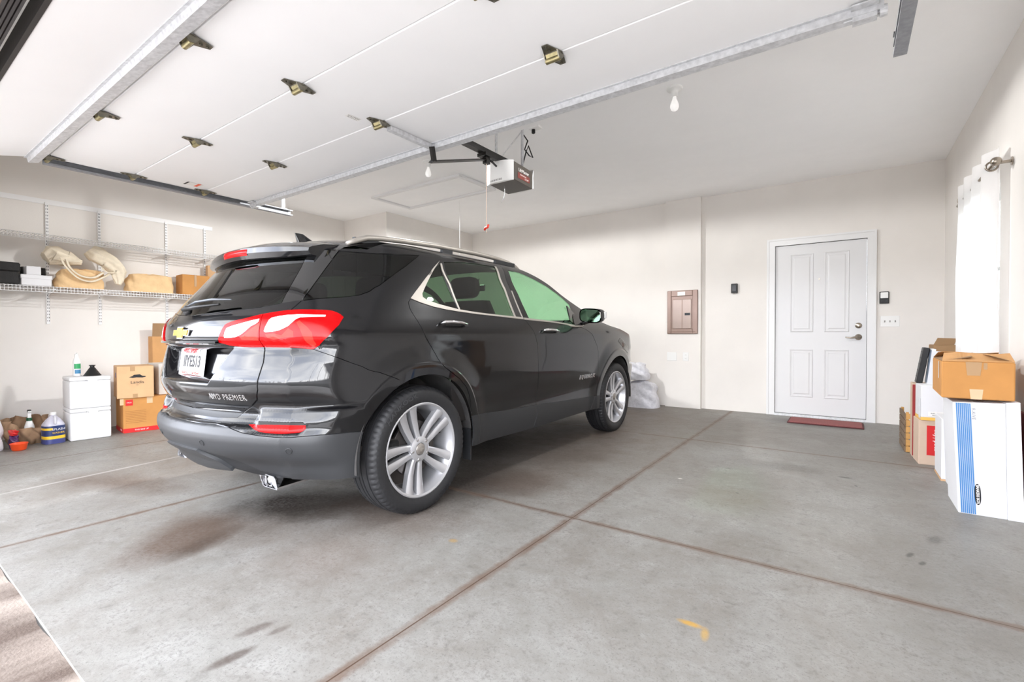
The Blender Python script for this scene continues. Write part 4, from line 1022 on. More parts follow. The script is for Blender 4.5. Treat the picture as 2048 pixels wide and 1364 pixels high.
# ---- door handles
def handle(s, z, L, parent, sg):
    p, a, n = P_(s, z, .0); up = Vector((0, 0, 1))
    pts = [(-.5, .004), (-.44, .030), (-.2, .040), (.15, .040), (.42, .030), (.5, .004)]
    m = MB(); q = [p + a*L*x + n*y + up*(.010*(-x)) for x, y in pts]
    for k in q: k.x *= sg
    m.tube(q, [.010, .014, .013, .013, .012, .008], 10, flat=(1.25, .8)); h = m.build('door_handle', M_chrome, parent, smooth=True)
    m = MB(); c = [p + a*(L*.30*math.cos(t)) + up*(.026*math.sin(t)) + n*.002 for t in [k*math.pi/10 for k in range(20)]]
    for k in c: k.x *= sg
    m.poly(c); m.build('handle_cup', M_rub, h)
for sg in (1, -1):
    ds = [o for o in car.children if o.name.split('.')[0] == 'rear_door']; fs_ = [o for o in car.children if o.name.split('.')[0] == 'front_door']
    i = 0 if sg == 1 else 1
    handle(2.556, 1.057, .215, ds[i], sg); handle(3.675, 1.020, .215, fs_[i], sg)
# ---- lettering on the skin
def skin_fn(s0, z0, mirror=False, slope=0.):
    def f(x, y, h=0.):
        # walk along the sheet by distance
        z = z0 + y + slope*x; s = s0; k = .72 if s0 < 1 else (.5 if s0 < 2 else 1.)
        p, a, n = P_(s + x/k, z); return p + n*(h + .0006)
    return f
M_let = pmat('silver_letters', (226, 226, 226), .2, .9)
lettering('lettering', [('EQUINOX', .050, 0, 0, .95, .0012, 1.55)], M_let, skin_fn(4.45, .612, slope=.0), fs_[0], .0007)
lettering('lettering', [('AWD', .040, -.090, 0, .78, 0., 1.15), ('PREMIER', .040, .036, 0, .80, 0., 1.2)], M_let, skin_fn(.552, .697), tg, .0007)
# ---- bow tie badge
def badge_fn(x, y, h=0.): return Vector((x, -.858 + .35*x*x - h, 1.012 + y))
def bow(k, m, name, h, par):
    W, H, q, sl = .108*k, .031*k, .040*k, .014*k
    hw = .0145 + .022*k*0
    pts = [(-W, -.016*k), (-W + sl*1.2, .016*k), (-q + .004, .016*k), (-q + sl*.9, H), (q + sl*.4, H), (q - .004 + .004, .016*k), (W, .016*k), (W - sl*1.2, -.016*k), (q - .004, -.016*k), (q - sl*.9, -H), (-q - sl*.4, -H), (-q, -.016*k)]
    mb = MB(); mb.prism([badge_fn(x, y, h) for x, y in pts], (0, -.004, 0)); return mb.build(name, m, par)
bd = bow(1.0, M_chrome, 'emblem', .001, tg); bow(.84, pmat('gold_emblem', (222, 176, 60), .3, .6), 'emblem_face', .003, bd)
# ---- trim bar over the number plate, plate, wiper
def ledge(i, j):
    a = 2*i - 1; v = .335*a; q = [(-.004, .972), (-.018, .968), (-.018, .957), (.010, .950)][int(round(j*3))]
    return (v, -.857 + .35*v*v + q[0], q[1])
MB().grid(ledge, 25, 4).build('tailgate_trim', M_gloss, tg, angle=30)
PLO = Vector((0, -.808, .858)); pey = Vector((0, .12, 1)).normalized()
lp = MB(); lp.prism([PLO + Vector((x, 0, 0)) + pey*z for x, z in ((-.152, -.076), (.152, -.076), (.152, .076), (-.152, .076))], (0, .003, 0), bev=.001)
lp = lp.build('license_plate', pmat('plate_white', (206, 206, 208), .5), tg)
pf = plane_fn(PLO, (1, 0, 0), pey)
lettering('lettering', [('WISCONSIN', .030, -.035, .056, 1.0, .0006)], M_redink, pf, lp); lettering('lettering', [('IIYES13', .084, 0, .0, .80, .002), ('2', .026, .09, .054)], M_ink, pf, lp)
lettering('lettering', [("America's Dairyland", .026, -.01, -.058)], pmat('rust_ink', (176, 92, 84), .6), pf, lp)
patch('plate_line', pf, [(-.145, .036), (.145, .036), (.145, .038), (-.145, .038)], M_redink, lp)
wp = MB(); wp.lathe([(0, 0), (.026, 0), (.022, .022), (.012, .03), (0, .031)], 16, 'y', (0.02, -.845, 1.128)); wp.tube([(.02, -.850, 1.132), (.12, -.838, 1.142), (.30, -.800, 1.152)], [.016, .013, .008], 8, flat=(1, .7)); wp = wp.build('rear_wiper', M_blackp, tg, smooth=True)
MB().tube([(-.02, -.824, 1.150), (.08, -.815, 1.172), (.22, -.797, 1.180), (.34, -.762, 1.176)], [.006, .010, .010, .005], 6, flat=(1, .6)).build('wiper_blade', pmat('grey_rubber', (92, 96, 102), .4), wp, smooth=True)
# ---- parking sensors, tow cover line, exhaust tips
for (s, z) in ((1.10, .460), (.36, .470)):
    for sg in (1, -1):
        p, a, n = P_(s, z, .004); p.x *= sg; n.x *= sg
        u = n.cross(Vector((0, 0, 1))).normalized(); w = u.cross(n)
        m = MB(); m.poly([p + n*.0015 + (u*math.cos(t) + w*math.sin(t))*.012 for t in [k*math.pi/8 for k in range(16)]]); m.tube([p + n*.001 + (u*math.cos(t) + w*math.sin(t))*.014 for t in [k*math.pi/8 for k in range(16)]], .002, 5, closed=True); m.build('parking_sensor', M_clad2, bc)
for sg in (1, -1):
    m = MB()
    ring = [(-.080, .030), (.050, .030), (.066, .020), (.085, -.020), (.080, -.032), (-.035, -.034), (-.055, -.028), (-.082, .012)]
    def sec(y, k): return [(sg*(.505 + x*k), y, .276 + z*k) for x, z in ring]
    vs = [[m.bm.verts.new(p) for p in sec(y, k)] for y, k in ((-.44, .8), (-.665, .97), (-.672, 1.0), (-.672, .90), (-.660, .86), (-.645, .84))]
    for A, B in zip(vs, vs[1:]):
        for i in range(8): m.bm.faces.new((A[i], A[(i+1) % 8], B[(i+1) % 8], B[i]))
    m.bm.faces.new(vs[-1]); m.build('exhaust_tip', M_chrome, car, angle=30)
# ---- mirrors
def mirror(sg):
    m = MB()
    def f(i, j):
        a = 2*math.pi*i; t = j
        rx, rz = .105, .064
        x = math.copysign(abs(math.cos(a))**.55, math.cos(a))*rx; z = math.copysign(abs(math.sin(a))**.6, math.sin(a))*rz
        k = math.sqrt(max(0, 1 - (max(0, t - .12)/.88)**2.2)) if t < 1 else 0.
        return (sg*(1.000 + x*max(.02, k)*(1.0) + .03*t), 1.915 + .125*t + .10*x*.35, 1.160 + z*max(.02, k) + .012*t - x*.06)
    m.grid(f, 36, 14, closeu=True); h = m.build('side_mirror', M_gloss, car, smooth=True)
    m = MB()
    def g(i):
        a = 2*math.pi*i/28; x = math.copysign(abs(math.cos(a))**.55, math.cos(a))*.094; z = math.copysign(abs(math.sin(a))**.6, math.sin(a))*.054
        return (sg*(1.000 + x), 1.912 + .035*x, 1.160 + z - x*.06)
    m.poly([g(i) for i in range(28)]); m.build('mirror_glass', pmat('mirror_silver', (150, 190, 160), .03, 1.) if sg == 1 else bpy.data.materials['mirror_silver'], h)
    m = MB()
    def c(i, j):
        a = -1.1 + 2.2*i; b = -.55 + 1.1*j; r = .012
        return (sg*(1.035 + .085*math.cos(a)*1.0), 1.985 + .06*math.sin(a) + .0, 1.165 + .050*math.sin(b)*1.0)
    m.grid(c, 12, 8); m.build('mirror_cap', M_chrome, h, smooth=True)
    m = MB(); m.tube([(sg*.845, 1.99, 1.085), (sg*.90, 1.985, 1.096), (sg*.96, 1.97, 1.118)], [.022, .02, .026], 10, flat=(1.5, .8)); m.build('mirror_arm', M_gloss, h, smooth=True)
    m = MB(); m.prism([(sg*.862, 1.80, 1.088), (sg*.855, 2.10, 1.072), (sg*.80, 1.84, 1.25)], (sg*.012, 0, 0)); m.build('mirror_sail', M_gloss, h)
    m = MB(); m.tube([(sg*.885, 1.70, 1.074), (sg*.90, 1.82, 1.066), (sg*.90, 1.95, 1.070), (sg*.885, 2.02, 1.085)], [.006, .008, .009, .005], 6); m.build('mirror_foot_trim', M_satin, h, smooth=True)
mirror(1); mirror(-1)
# ---- wheels
def wheel(u, sg, rot, name='wheel'):
    w = bpy.data.objects.new(name, None); COL.objects.link(w); w.parent = car; w.location = (sg*.80, u, .352); w.empty_display_size = .05
    if sg < 0: w.rotation_euler = (0, 0, math.pi)
    return w
def tire_mesh():
    m = MB(); n = 210
    prof = [(.262, .090), (.272, .099), (.290, .105), (.312, .107), (.330, .104), (.343, .096), (.3515, .084), (.355, .072), (.3565, .0605), (.3565, .058), (.349, .057), (.349, .050), (.3575, .049), (.359, .020), (.359, .0175), (.350, .0165), (.350, .0095), (.359, .0085)]
    prof = prof + [(r, -h) for r, h in prof[::-1]]
    V = []
    for k in range(n):
        a = 2*math.pi*k/n; row = []
        for i, (r, h) in enumerate(prof):
            rr = r
            if k % 3 == 0 and .070 < abs(h) < .097: rr -= .0055
            if k % 3 == 1 and .018 < abs(h) < .052 and k % 2: rr -= .002
            row.append(m.bm.verts.new((h, rr*math.cos(a), rr*math.sin(a))))
        V.append(row)
    for k in range(n):
        for i in range(len(prof) - 1): m.bm.faces.new((V[k][i], V[(k+1) % n][i], V[(k+1) % n][i+1], V[k][i+1]))
    # slight flat where it meets the floor
    for v in m.bm.verts: v.co.z = max(v.co.z, -.3515)
    return m
def rim_mesh(off):
    m = MB()
    m.lathe([(.262, .089), (.265, .097), (.259, .099), (.250, .092), (.246, .080), (.232, .055), (.222, .0), (.222, -.08)], 90, 'x', cap=False)
    m.lathe([(.262, .089), (.245, .04), (.235, -.08), (.222, -.08)], 90, 'x', cap=False)
    m.lathe([(.055, .03), (.072, .058), (.070, .072), (.058, .078), (.036, .078), (.034, .074)], 40, 'x', cap=False)
    for k in range(5):
        A = off + k*2*math.pi/5
        for sd in (1, -1):
            st = [(.036, .017, .016, .074, .046), (.085, .0255, .0165, .068, .042), (.15, .0340, .0205, .071, .038), (.212, .0395, .0245, .081, .038), (.253, .0425, .0290, .093, .048)]
            rings = []
            for r, t, hw, f, th in st:
                t *= sd; ring = []
                for (dx, dz) in ((-hw, -th), (-hw, -.006), (-hw*.55, 0.), (hw*.55, 0.), (hw, -.006), (hw, -th)):
                    x, y = t + dx, r
                    # tangential x, radial y
                    ca, sa = math.cos(A), math.sin(A)
                    ring.append(m.bm.verts.new((f + dz, y*ca - x*sa, y*sa + x*ca)))
                rings.append(ring)
            for P0, P1 in zip(rings, rings[1:]):
                for i in range(6): m.bm.faces.new((P0[i], P0[(i+1) % 6], P1[(i+1) % 6], P1[i]))
            m.bm.faces.new(rings[0]); m.bm.faces.new(rings[-1])
    return m
def cap_parts(w, off):
    c = MB(); c.lathe([(.0, .082), (.028, .081), (.033, .077), (.034, .07)], 24, 'x'); c = c.build('center_cap', pmat('pewter_cap', (158, 152, 146), .35, .7) if 'pewter_cap' not in bpy.data.materials else bpy.data.materials['pewter_cap'], w, smooth=True)
    e = MB(); e.prism([(.0825, a, b) for a, b in ((-.020, -.004), (-.018, .005), (-.007, .005), (-.006, .011), (.008, .011), (.007, .005), (.020, .005), (.018, -.004), (.007, -.004), (.006, -.011), (-.008, -.011), (-.007, -.004))], (.001, 0, 0)); e.build('cap_emblem', M_satin, c)
    for k in range(5):
        A = off + k*2*math.pi/5; y, z = .0575*math.cos(A), .0575*math.sin(A)
        s = MB(); s.lathe([(.0115, .055), (.0115, .074), (.0085, .079), (0, .080)], 6, 'x', (0, y, z)); s.lathe([(.0165, .0725), (.0135, .0745)], 16, 'x', (0, y, z), cap=False); s.build('lug_nut', M_chrome, w, angle=30)
tire0 = tire_mesh().build('tire', M_tire, None, angle=25)
tire0_used = False
for (u, sg, rot) in ((0., 1, 114), (2.727, 1, 100), (0., -1, 70), (2.727, -1, 30)):
    w = wheel(u, sg, rot)
    if not tire0_used: tt = tire0; tire0_used = True
    else: tt = tire0.copy(); COL.objects.link(tt)
    tt.parent = w
    off = R(rot)
    rim_mesh(off).build('rim', M_rim, w, angle=32); cap_parts(w, off)
    d = MB(); d.lathe([(.05, .02), (.155, .022), (.158, .018), (.158, .004), (.155, .0), (.05, -.002)], 48, 'x'); d.lathe([(.222, -.079), (.10, -.09), (0, -.09)], 40, 'x', cap=False); d.build('brake_disc', M_disc, w, angle=35)
    c = MB(); c.box(-.03, .035, -.18, -.11, -.07, .07, bev=.012); c.build('brake_caliper', M_under, w)
    if sg == 1:
        def tfn(x, y, h=0., A0=R(122 if u < 1 else 130)):
            r = .312 + y; a = A0 - x/r
            return Vector((.1068 + h, r*math.cos(a), r*math.sin(a)))
        lettering('lettering', [('HANKOOK', .036, 0, .0, 1.35)], M_tirel, tfn, tt if False else w, .0012)
        def tfn2(x, y, h=0., A0=R(-60)):
            r = .312 + y; a = A0 - x/r
            return Vector((.1068 + h, r*math.cos(a), r*math.sin(a)))
        lettering('lettering', [('235/50R19', .024, 0, 0)], M_tire, tfn2, w, .0012)
    # inner arch
    l = MB()
    def li(i, j):
        a = R(-6) + R(192)*i; r = ARCH + .012
        x = sg*(.56 + .335*j) if j < .999 else sg*.885
        return (x, u + r*math.cos(a), .352 + r*math.sin(a))
    l.grid(li, 40, 3); l.poly([(sg*.56, u + (ARCH + .012)*math.cos(R(-6) + R(192)*k/24), .352 + (ARCH + .012)*math.sin(R(-6) + R(192)*k/24)) for k in range(25)])
    l.build('wheel_liner', M_liner, car, smooth=False, angle=30)
for sg in (1, -1):
    MB().box(sg*.885 - .06, sg*.885 + .005, .418, .428, .20, .40).build('mud_flap', M_clad2, car)
MB().box(-.70, .70, -.36, 3.20, .27, .33).build('underbody', M_under, car)
ax = MB(); ax.tube([(-.7, 0, .33), (.7, 0, .33)], .035, 8); ax.tube([(-.7, 2.727, .33), (.7, 2.727, .33)], .035, 8); ax.build('axle', M_under, car)
# ---- interior
def seat(x, y, w=.25, h=.60, z=.55, rake=.2, hr=True):
    s = MB()
    def f(i, j):
        a = 2*math.pi*i; t = j
        wx = w*(1 - .25*t**3); th = .105*(1 - .35*t)
        return (x + math.copysign(abs(math.cos(a))**.5, math.cos(a))*wx, y - rake*t*h/.6 + math.copysign(abs(math.sin(a))**.6, math.sin(a))*th, z + h*t)
    s.grid(f, 24, 10, closeu=True); s.poly([f(i/24, 1) for i in range(24)])
    o = s.build('seat_back', M_seat, car, smooth=True)
    if hr:
        s = MB()
        def g(i, j):
            a = 2*math.pi*i; b = math.pi*(j - .5); k = abs(math.cos(b))**.5
            return (x + math.copysign(abs(math.cos(a))**.6, math.cos(a))*.140*k, y - rake*h/.6 - .03 + math.copysign(abs(math.sin(a))**.6, math.sin(a))*.05*k, z + h + .105 + math.copysign(abs(math.sin(b))**.7, math.sin(b))*.085)
        s.grid(g, 24, 12, closeu=True); s.build('headrest', M_seat, o, smooth=True)
    s = MB(); s.box(x - w, x + w, y + .02, y + .50, z - .12, z + .02, bev=.04, seg=3); s.build('seat_cushion', M_seat, o)
seat(.37, 1.27, .28, .74, .52, .22); seat(-.37, 1.27, .28, .74, .52, .22); seat(.36, .34, .27, .62, .56, .22); seat(-.30, .34, .36, .62, .56, .22)
m = MB(); m.box(-.80, .80, 1.90, 2.35, .70, 1.04, bev=.06, seg=3); m.build('dashboard', M_seat, car)
m = MB(); m.tube([(-.36 + .18*math.cos(a), 1.80 + .06*math.sin(a), .98 + .17*math.sin(a)) for a in [k*math.pi/12 for k in range(24)]], .014, 8, closed=True); m.tube([(-.53, 1.80, .98), (-.19, 1.80, .98)], .02, 6); m.build('steering_wheel', M_blackp, car, smooth=True)
m = MB(); m.box(-.82, .82, -.5, 2.3, .40, .43); m.box(-.74, .74, -.42, -.12, .43, 1.02); m.build('cabin_floor', M_seat, car)
for sg in (1, -1): MB().box(sg*.845 - .012, sg*.845 + .0, .30, 2.2, .45, 1.05).build('door_lining', M_seat, car)
m = MB(); m.box(-.11, .11, 1.55, 1.565, 1.40, 1.46, bev=.008); m.tube([(0, 1.56, 1.46), (0, 1.60, 1.52)], .008, 6); m.build('rear_view_mirror', M_blackp, car)

# ================================================================ stored things
M_card = pmat('brown_cardboard', (196, 148, 96), .8, var=.07, scale=9, bump=.05, bscale=40)
M_card2 = pmat('orange_cardboard', (192, 136, 74), .8, var=.07, scale=8, bump=.05, bscale=40)
M_cardk = pmat('kraft_cardboard', (205, 166, 124), .8, var=.06, scale=9)
M_cardin = pmat('cardboard_inside', (150, 118, 84), .85, var=.08, scale=9)
M_tan = pmat('tan_cardboard', (206, 182, 160), .8, var=.05, scale=6)
M_wbox = pmat('white_cardboard', (224, 224, 226), .6, var=.02, scale=4)
M_foam = pmat('white_foam', (228, 228, 229), .75, var=.012, scale=90, bump=.1, bscale=160)
M_tape = pmat('brown_packing_tape', (176, 142, 104), .25); M_tapec = pmat('clear_tape', (214, 184, 148), .2)
M_blue = pmat('blue_print', (70, 128, 186), .55); M_redp = pmat('red_print', (206, 32, 34), .55); M_dred = pmat('dark_red_print', (150, 42, 40), .6)
M_canvas = pmat('canvas_cloth', (226, 214, 192), .9, var=.06, scale=30, bump=.3, bscale=220)
M_tanbag = pmat('tan_paper_cloth', (222, 188, 142), .9, var=.07, scale=18, bump=.35, bscale=35)
M_bagb = pmat('brown_paper_bag', (158, 128, 100), .9, var=.10, scale=14, bump=.4, bscale=25)
M_film = pmat('white_plastic_film', (236, 236, 240), .35, var=.05, scale=12, bump=.5, bscale=22)
M_blk = pmat('black_box', (34, 33, 33), .75, var=.2, scale=40, bump=.3, bscale=60)
M_wood = pmat('pine_slat', (196, 150, 86), .7, var=.16, scale=16); M_woodg = pmat('weathered_slat', (120, 100, 80), .8, var=.2, scale=18)
def bx(name, m, x0, x1, y0, y1, z0, z1, parent=None, bev=.003, M=None):
    return MB().box(x0, x1, y0, y1, z0, z1, M=M, bev=bev).build(name, m, parent)
# ---------------- wall shelving on the left wall
sh = thing('wall_shelving', 'white wire wall shelving with slotted uprights on the left wall', 'shelving', (XL, 0, 0))
bx('hang_rail', M_wire, 0, .006, .35, 2.76, 2.315, 2.365, sh, .001)
UP = (.82, 1.232, 1.640, 2.256, 2.668)
for y in UP:
    u = bx('upright', M_wire, 0, .014, y - .0125, y + .0125, 1.115, 2.335, sh, .001)
    s = MB(); z = 1.14
    while z < 2.32:
        for dy in (-.0055, .0055): s.box(.0135, .0148, y + dy - .002, y + dy + .002, z, z + .014)
        z += .032
    s.build('slots', M_slot, u)
def wire_shelf(z, y0, y1):
    d0, d1 = .015, .300
    s = MB()
    for (x, zz) in ((d0, z), (d0 + .14, z - .004), (d1, z), (d1, z - .027), (d1, z - .052)): s.tube([(x, y0, zz), (x, y1, zz)], .0035, 6)
    o = s.build('shelf_frame', M_wire, sh, smooth=True)
    s = MB(); y = y0 + .004
    while y < y1:   # deck wires, each bent down over the front lip
        s.tube([(d0, y, z + .004), (d1, y, z + .004), (d1 + .004, y, z - .052)], .0024, 4, cap=False); y += .0254
    w = s.build('deck_wires', M_wire, sh, smooth=True); w['kind'] = 'stuff'
wire_shelf(1.966, .40, 2.86); wire_shelf(1.468, .40, 2.86)
for z in (1.966, 1.468):
    for y in UP:
        s = MB(); s.prism([(.014, y - .003, z - .012), (.29, y - .003, z - .012), (.29, y - .003, z - .022), (.09, y - .003, z - .050), (.014, y - .003, z - .082)], (0, .006, 0)); s.build('bracket', M_wire, sh)
SZ = 1.4755
def ontop(name, label, cat, m, x0, x1, y0, y1, z0, h, rz=0, group=None, lid=None, bev=.004):
    cx, cy = (x0 + x1)/2, (y0 + y1)/2
    t = thing(name, label, cat, (cx, cy, z0), rz, group)
    bx('body', m, x0 - cx, x1 - cx, y0 - cy, y1 - cy, 0, h if not lid else h*.72, t, bev)
    if lid: bx('lid', m, x0 - cx - .004, x1 - cx + .004, y0 - cy - .004, y1 - cy + .004, h*.62, h, t, bev)
    return t
ontop('storage_box', 'flat white lidded box lying lowest of two at the left end of the lower shelf', 'box', M_wbox, -6.50, -6.315, 1.002, 1.210, SZ, .100, lid=True)
ontop('storage_box', 'small white box on top of the flat white box on the lower shelf', 'box', M_wbox, -6.46, -6.335, 1.040, 1.140, SZ + .101, .082)
ontop('storage_box', 'low black textured box under another black box on the lower shelf', 'box', M_blk, -6.55, -6.53 + .0, .70, .985, SZ, .118) if False else None
t = thing('storage_box', 'black textured box lowest at the far left of the lower shelf', 'box', (-6.43, .845, SZ)); bx('body', M_blk, -.115, .115, -.145, .145, 0, .118, t, .01)
t = thing('storage_box', 'black textured box on the other black box on the shelf', 'box', (-6.44, .92, SZ + .120), 4); bx('body', M_blk, -.09, .09, -.10, .08, 0, .088, t, .012)
t = thing('storage_box', 'black box behind the white boxes on the lower shelf', 'box', (-6.535, 1.13, SZ), 0); bx('body', M_blk, -.03, .03, -.10, .075, 0, .19, t, .006)
t = thing('storage_box', 'narrow white carton upright at the frame edge on the shelf', 'box', (-6.40, .80, SZ + .120)); bx('body', M_wbox, -.05, .06, -.045, .018, 0, .145, t, .004)
# soft bags: a lofted, crumpled sack
def sack(name, m, cx, cy, z0, sx, sy, h, parent=None, seed=1, taper=.6, lean=(0, 0), amp=.012, n=40, k=22, pw=.65, close=True, bulge=.25):
    rnd = random.Random(seed); ph = [(rnd.uniform(0, 6.28), rnd.uniform(2, 7), rnd.uniform(4, 16)) for _ in range(7)]
    mb = MB()
    def f(i, j):
        a = 2*math.pi*i; t = j
        r = (1 + bulge*math.sin(math.pi*min(1, t*1.05))) * (1 - (1 - taper)*t**1.7)
        if close and t > .93: r *= max(.12, 1 - (t - .93)/.07*.88)
        cxx = math.copysign(abs(math.cos(a))**pw, math.cos(a)); cyy = math.copysign(abs(math.sin(a))**pw, math.sin(a))
        d = sum(math.sin(p + q*a*1.0*round(q)/q + w*t) for p, q, w in ph)/7*amp*4*(.25 + t)
        return (cx + cxx*(sx*r + d) + lean[0]*t, cy + cyy*(sy*r + d) + lean[1]*t, z0 + h*t + d*.3*t)
    mb.grid(f, n, k, closeu=True); mb.poly([f(i/n, 0) for i in range(n)][::-1])
    if close: mb.poly([f(i/n, 1) for i in range(n)])
    return mb.build(name, m, parent, smooth=True)
# tan bags lying on the shelf
t = thing('cloth_bag', 'tan soft bag lying on the lower shelf under the canvas totes', 'bag', (-6.42, 1.44, SZ)); sack('bag', M_tanbag, 0, 0, 0, .095, .185, .195, t, 3, .74, amp=.010, pw=.5, bulge=.06)
t = thing('cloth_bag', 'tan soft bag lying on the lower shelf left of the orange carton', 'bag', (-6.42, 2.035, SZ)); sack('bag', M_tanbag, 0, 0, 0, .10, .215, .205, t, 8, .86, amp=.009, pw=.45, bulge=.04)
# canvas totes slumped on top
def tote(label, pts, rads, zs, straps, seed):
    t = thing('tote_bag', label, 'bag', (0, 0, 0))
    rnd = random.Random(seed); mb = MB(); N = len(pts)
    def f(i, j):
        q = j*(N - 1); k = min(int(q), N - 2); s = q - k; s = s*s*(3 - 2*s)
        p = Vector(pts[k]).lerp(Vector(pts[k+1]), s); rw = rads[k]*(1 - s) + rads[k+1]*s; rt = zs[k]*(1 - s) + zs[k+1]*s
        d = (Vector(pts[k+1]) - Vector(pts[k])).normalized(); u = d.cross(Vector((1, 0, 0))).normalized(); w = Vector((1, 0, .12)).normalized()
        a = 2*math.pi*i; fold = 1 + .16*math.sin(3*a + 5*j + seed) + .10*math.sin(7*a - 9*j)
        return p + u*(math.cos(a)*rw*fold) + w*(math.sin(a)*rt*fold)
    mb.grid(f, 40, 26, closeu=True); mb.poly([f(i/40, 1) for i in range(40)]); mb.poly([f(i/40, 0) for i in range(40)][::-1])
    o = mb.build('bag', M_canvas, t, smooth=True)
    for st in straps: MB().tube(st, .0125, 6, flat=(1., .22)).build('handle', M_canvas, t, smooth=True)
    return t
def arc3(ps, n=18):
    # Catmull-Rom through points
    P = [Vector(p) for p in ps]; P = [2*P[0] - P[1]] + P + [2*P[-1] - P[-2]]; out = []
    for k in range(1, len(P) - 2):
        for i in range(n):
            t = i/n; a, b, c, d = P[k-1], P[k], P[k+1], P[k+2]
            out.append(.5*((2*b) + (c - a)*t + (2*a - 5*b + 4*c - d)*t*t + (3*b - a - 3*c + d)*t**3))
    out.append(P[-2]); return out
tote('slumped cream canvas tote bag on the left, its strap hanging down', [(-6.45, 1.19, 1.76), (-6.43, 1.25, 1.80), (-6.42, 1.34, 1.765), (-6.41, 1.45, 1.735)], [.055, .090, .070, .022], [.06, .085, .075, .05],
     [arc3([(-6.345, 1.285, 1.765), (-6.30, 1.31, 1.68), (-6.295, 1.40, 1.575), (-6.295, 1.50, 1.548), (-6.30, 1.60, 1.60), (-6.315, 1.655, 1.645)]), arc3([(-6.345, 1.325, 1.755), (-6.305, 1.345, 1.67), (-6.298, 1.42, 1.60), (-6.30, 1.52, 1.590), (-6.315, 1.61, 1.655)])], 1)
tote('slumped cream canvas tote bag on the right, falling over the shelf edge', [(-6.43, 1.52, 1.885), (-6.42, 1.57, 1.84), (-6.385, 1.66, 1.77), (-6.35, 1.74, 1.675), (-6.325, 1.735, 1.585), (-6.31, 1.725, 1.535)], [.055, .080, .072, .060, .046, .022], [.05, .075, .075, .06, .035, .02],
     [arc3([(-6.33, 1.60, 1.70), (-6.30, 1.62, 1.665), (-6.295, 1.66, 1.65), (-6.31, 1.70, 1.67)])], 4)
t = thing('carton', 'orange brown closed carton on the lower shelf behind the car', 'box', (-6.44, 2.47, SZ), -3); bx('body', M_card2, -.105, .105, -.135, .15, 0, .235, t, .004); bx('tape', M_tape, -.107, .107, -.012, .012, .10, .2365, t, 0)
t = thing('folded_cardboard', 'brown cardboard leaning on the wall behind the rear spoiler', 'cardboard', (-6.50, 2.74, SZ), 0); bx('sheet', M_cardk, -.03, .03, -.085, .12, 0, .385, t, .003)
# ---------------- floor along the left wall
def cooler(z, label):
    t = thing('foam_cooler', label, 'cooler', (-6.115, 1.412, z), -3, None)
    s = MB(); s.box(-.165, .165, -.152, .152, 0, .262, bev=.014, seg=3); s.build('body', M_foam, t, smooth=False, angle=40)
    s = MB(); s.box(-.165, .165, -.153, .153, .2635, .300, bev=.012, seg=3); l = s.build('lid', M_foam, t, angle=40)
    MB().box(.158, .168, -.02, .05, .252, .270, bev=.002).build('lid_notch', M_foam, l); MB().box(.1655, .1662, -.035, -.033, .262, .275).build('notch_mark', M_slot, l)
cooler(0, 'white foam cooler on the floor, lower one of the stacked pair'); cooler(.3015, 'white foam cooler stacked on top, under the spray bottle and funnel')
Z2 = .603
t = thing('spray_bottle', 'white slim bottle with green label standing on the foam cooler', 'bottle', (-6.14, 1.345, Z2))
MB().lathe([(.0, 0), (.027, 0), (.029, .006), (.029, .135), (.026, .16), (.016, .183), (.0145, .192), (0, .192)], 28).build('bottle', M_wplastic, t, smooth=True)
s = MB(); s.lathe([(.0155, .19), (.0155, .212), (.011, .218), (.011, .228), (0, .228)], 20); s.box(-.006, .034, -.006, .006, .216, .228, bev=.003); s.build('pump_head', M_wplastic, t)
def cyl_patch(name, r, a0, a1, z0, z1, m, par, zf=None):
    mb = MB(); mb.grid(lambda i, j: (r*math.cos(a0 + (a1 - a0)*i), r*math.sin(a0 + (a1 - a0)*i), z0 + (z1 - z0)*j), 16, 2); return mb.build(name, m, par, smooth=True)
M_grn = pmat('green_label', (52, 156, 96), .5); M_lbl = pmat('teal_label', (70, 130, 170), .5)
cyl_patch('label', .0294, -.9, 1.2, .072, .122, M_grn, t); cyl_patch('label_band', .0294, -.7, 1.1, .026, .064, M_lbl, t)
t = thing('funnel', 'black funnel standing upside down on the foam cooler', 'funnel', (-6.10, 1.452, Z2))
MB().lathe([(.068, 0), (.070, .004), (.066, .006), (.022, .078), (.017, .082), (.017, .094), (.025, .098), (.025, .104), (.014, .105)], 36, cap=False).build('cone', M_blackp, t, angle=40)
# windshield washer jug
t = thing('fluid_jug', 'blue and yellow labelled fluid jug on the floor beside the coolers', 'jug', (-6.035, 1.150, 0), 8)
def jug(i, j):
    a = 2*math.pi*i; prof = [(.066, 0), (.074, .006), (.075, .02), (.075, .165), (.070, .185), (.050, .222), (.026, .250), (.019, .256), (.019, .272)]
    q = j*(len(prof) - 1); k = min(int(q), len(prof) - 2); s = q - k; r = prof[k][0]*(1 - s) + prof[k+1][0]*s; z = prof[k][1]*(1 - s) + prof[k+1][1]*s
    e = .62 if z < .18 else .62 + .38*min(1, (z - .18)/.07)
    return (math.copysign(abs(math.cos(a))**e, math.cos(a))*r, math.copysign(abs(math.sin(a))**e, math.sin(a))*r, z)
s = MB(); s.grid(jug, 48, 30, closeu=True); s.poly([jug(i/48, 0) for i in range(48)][::-1]); s.build('bottle', pmat('pale_translucent_plastic', (196, 194, 206), .3), t, smooth=True)
MB().lathe([(.021, .262), (.023, .264), (.023, .284), (.020, .287), (0, .287)], 24).build('cap', M_wplastic, t, angle=40)
MB().tube(arc3([(.022, .0, .250), (.050, -.004, .246), (.068, -.008, .215), (.070, -.01, .185)], 6), .010, 8).build('grip', pmat('pale_handle', (206, 206, 212), .3), t, smooth=True)
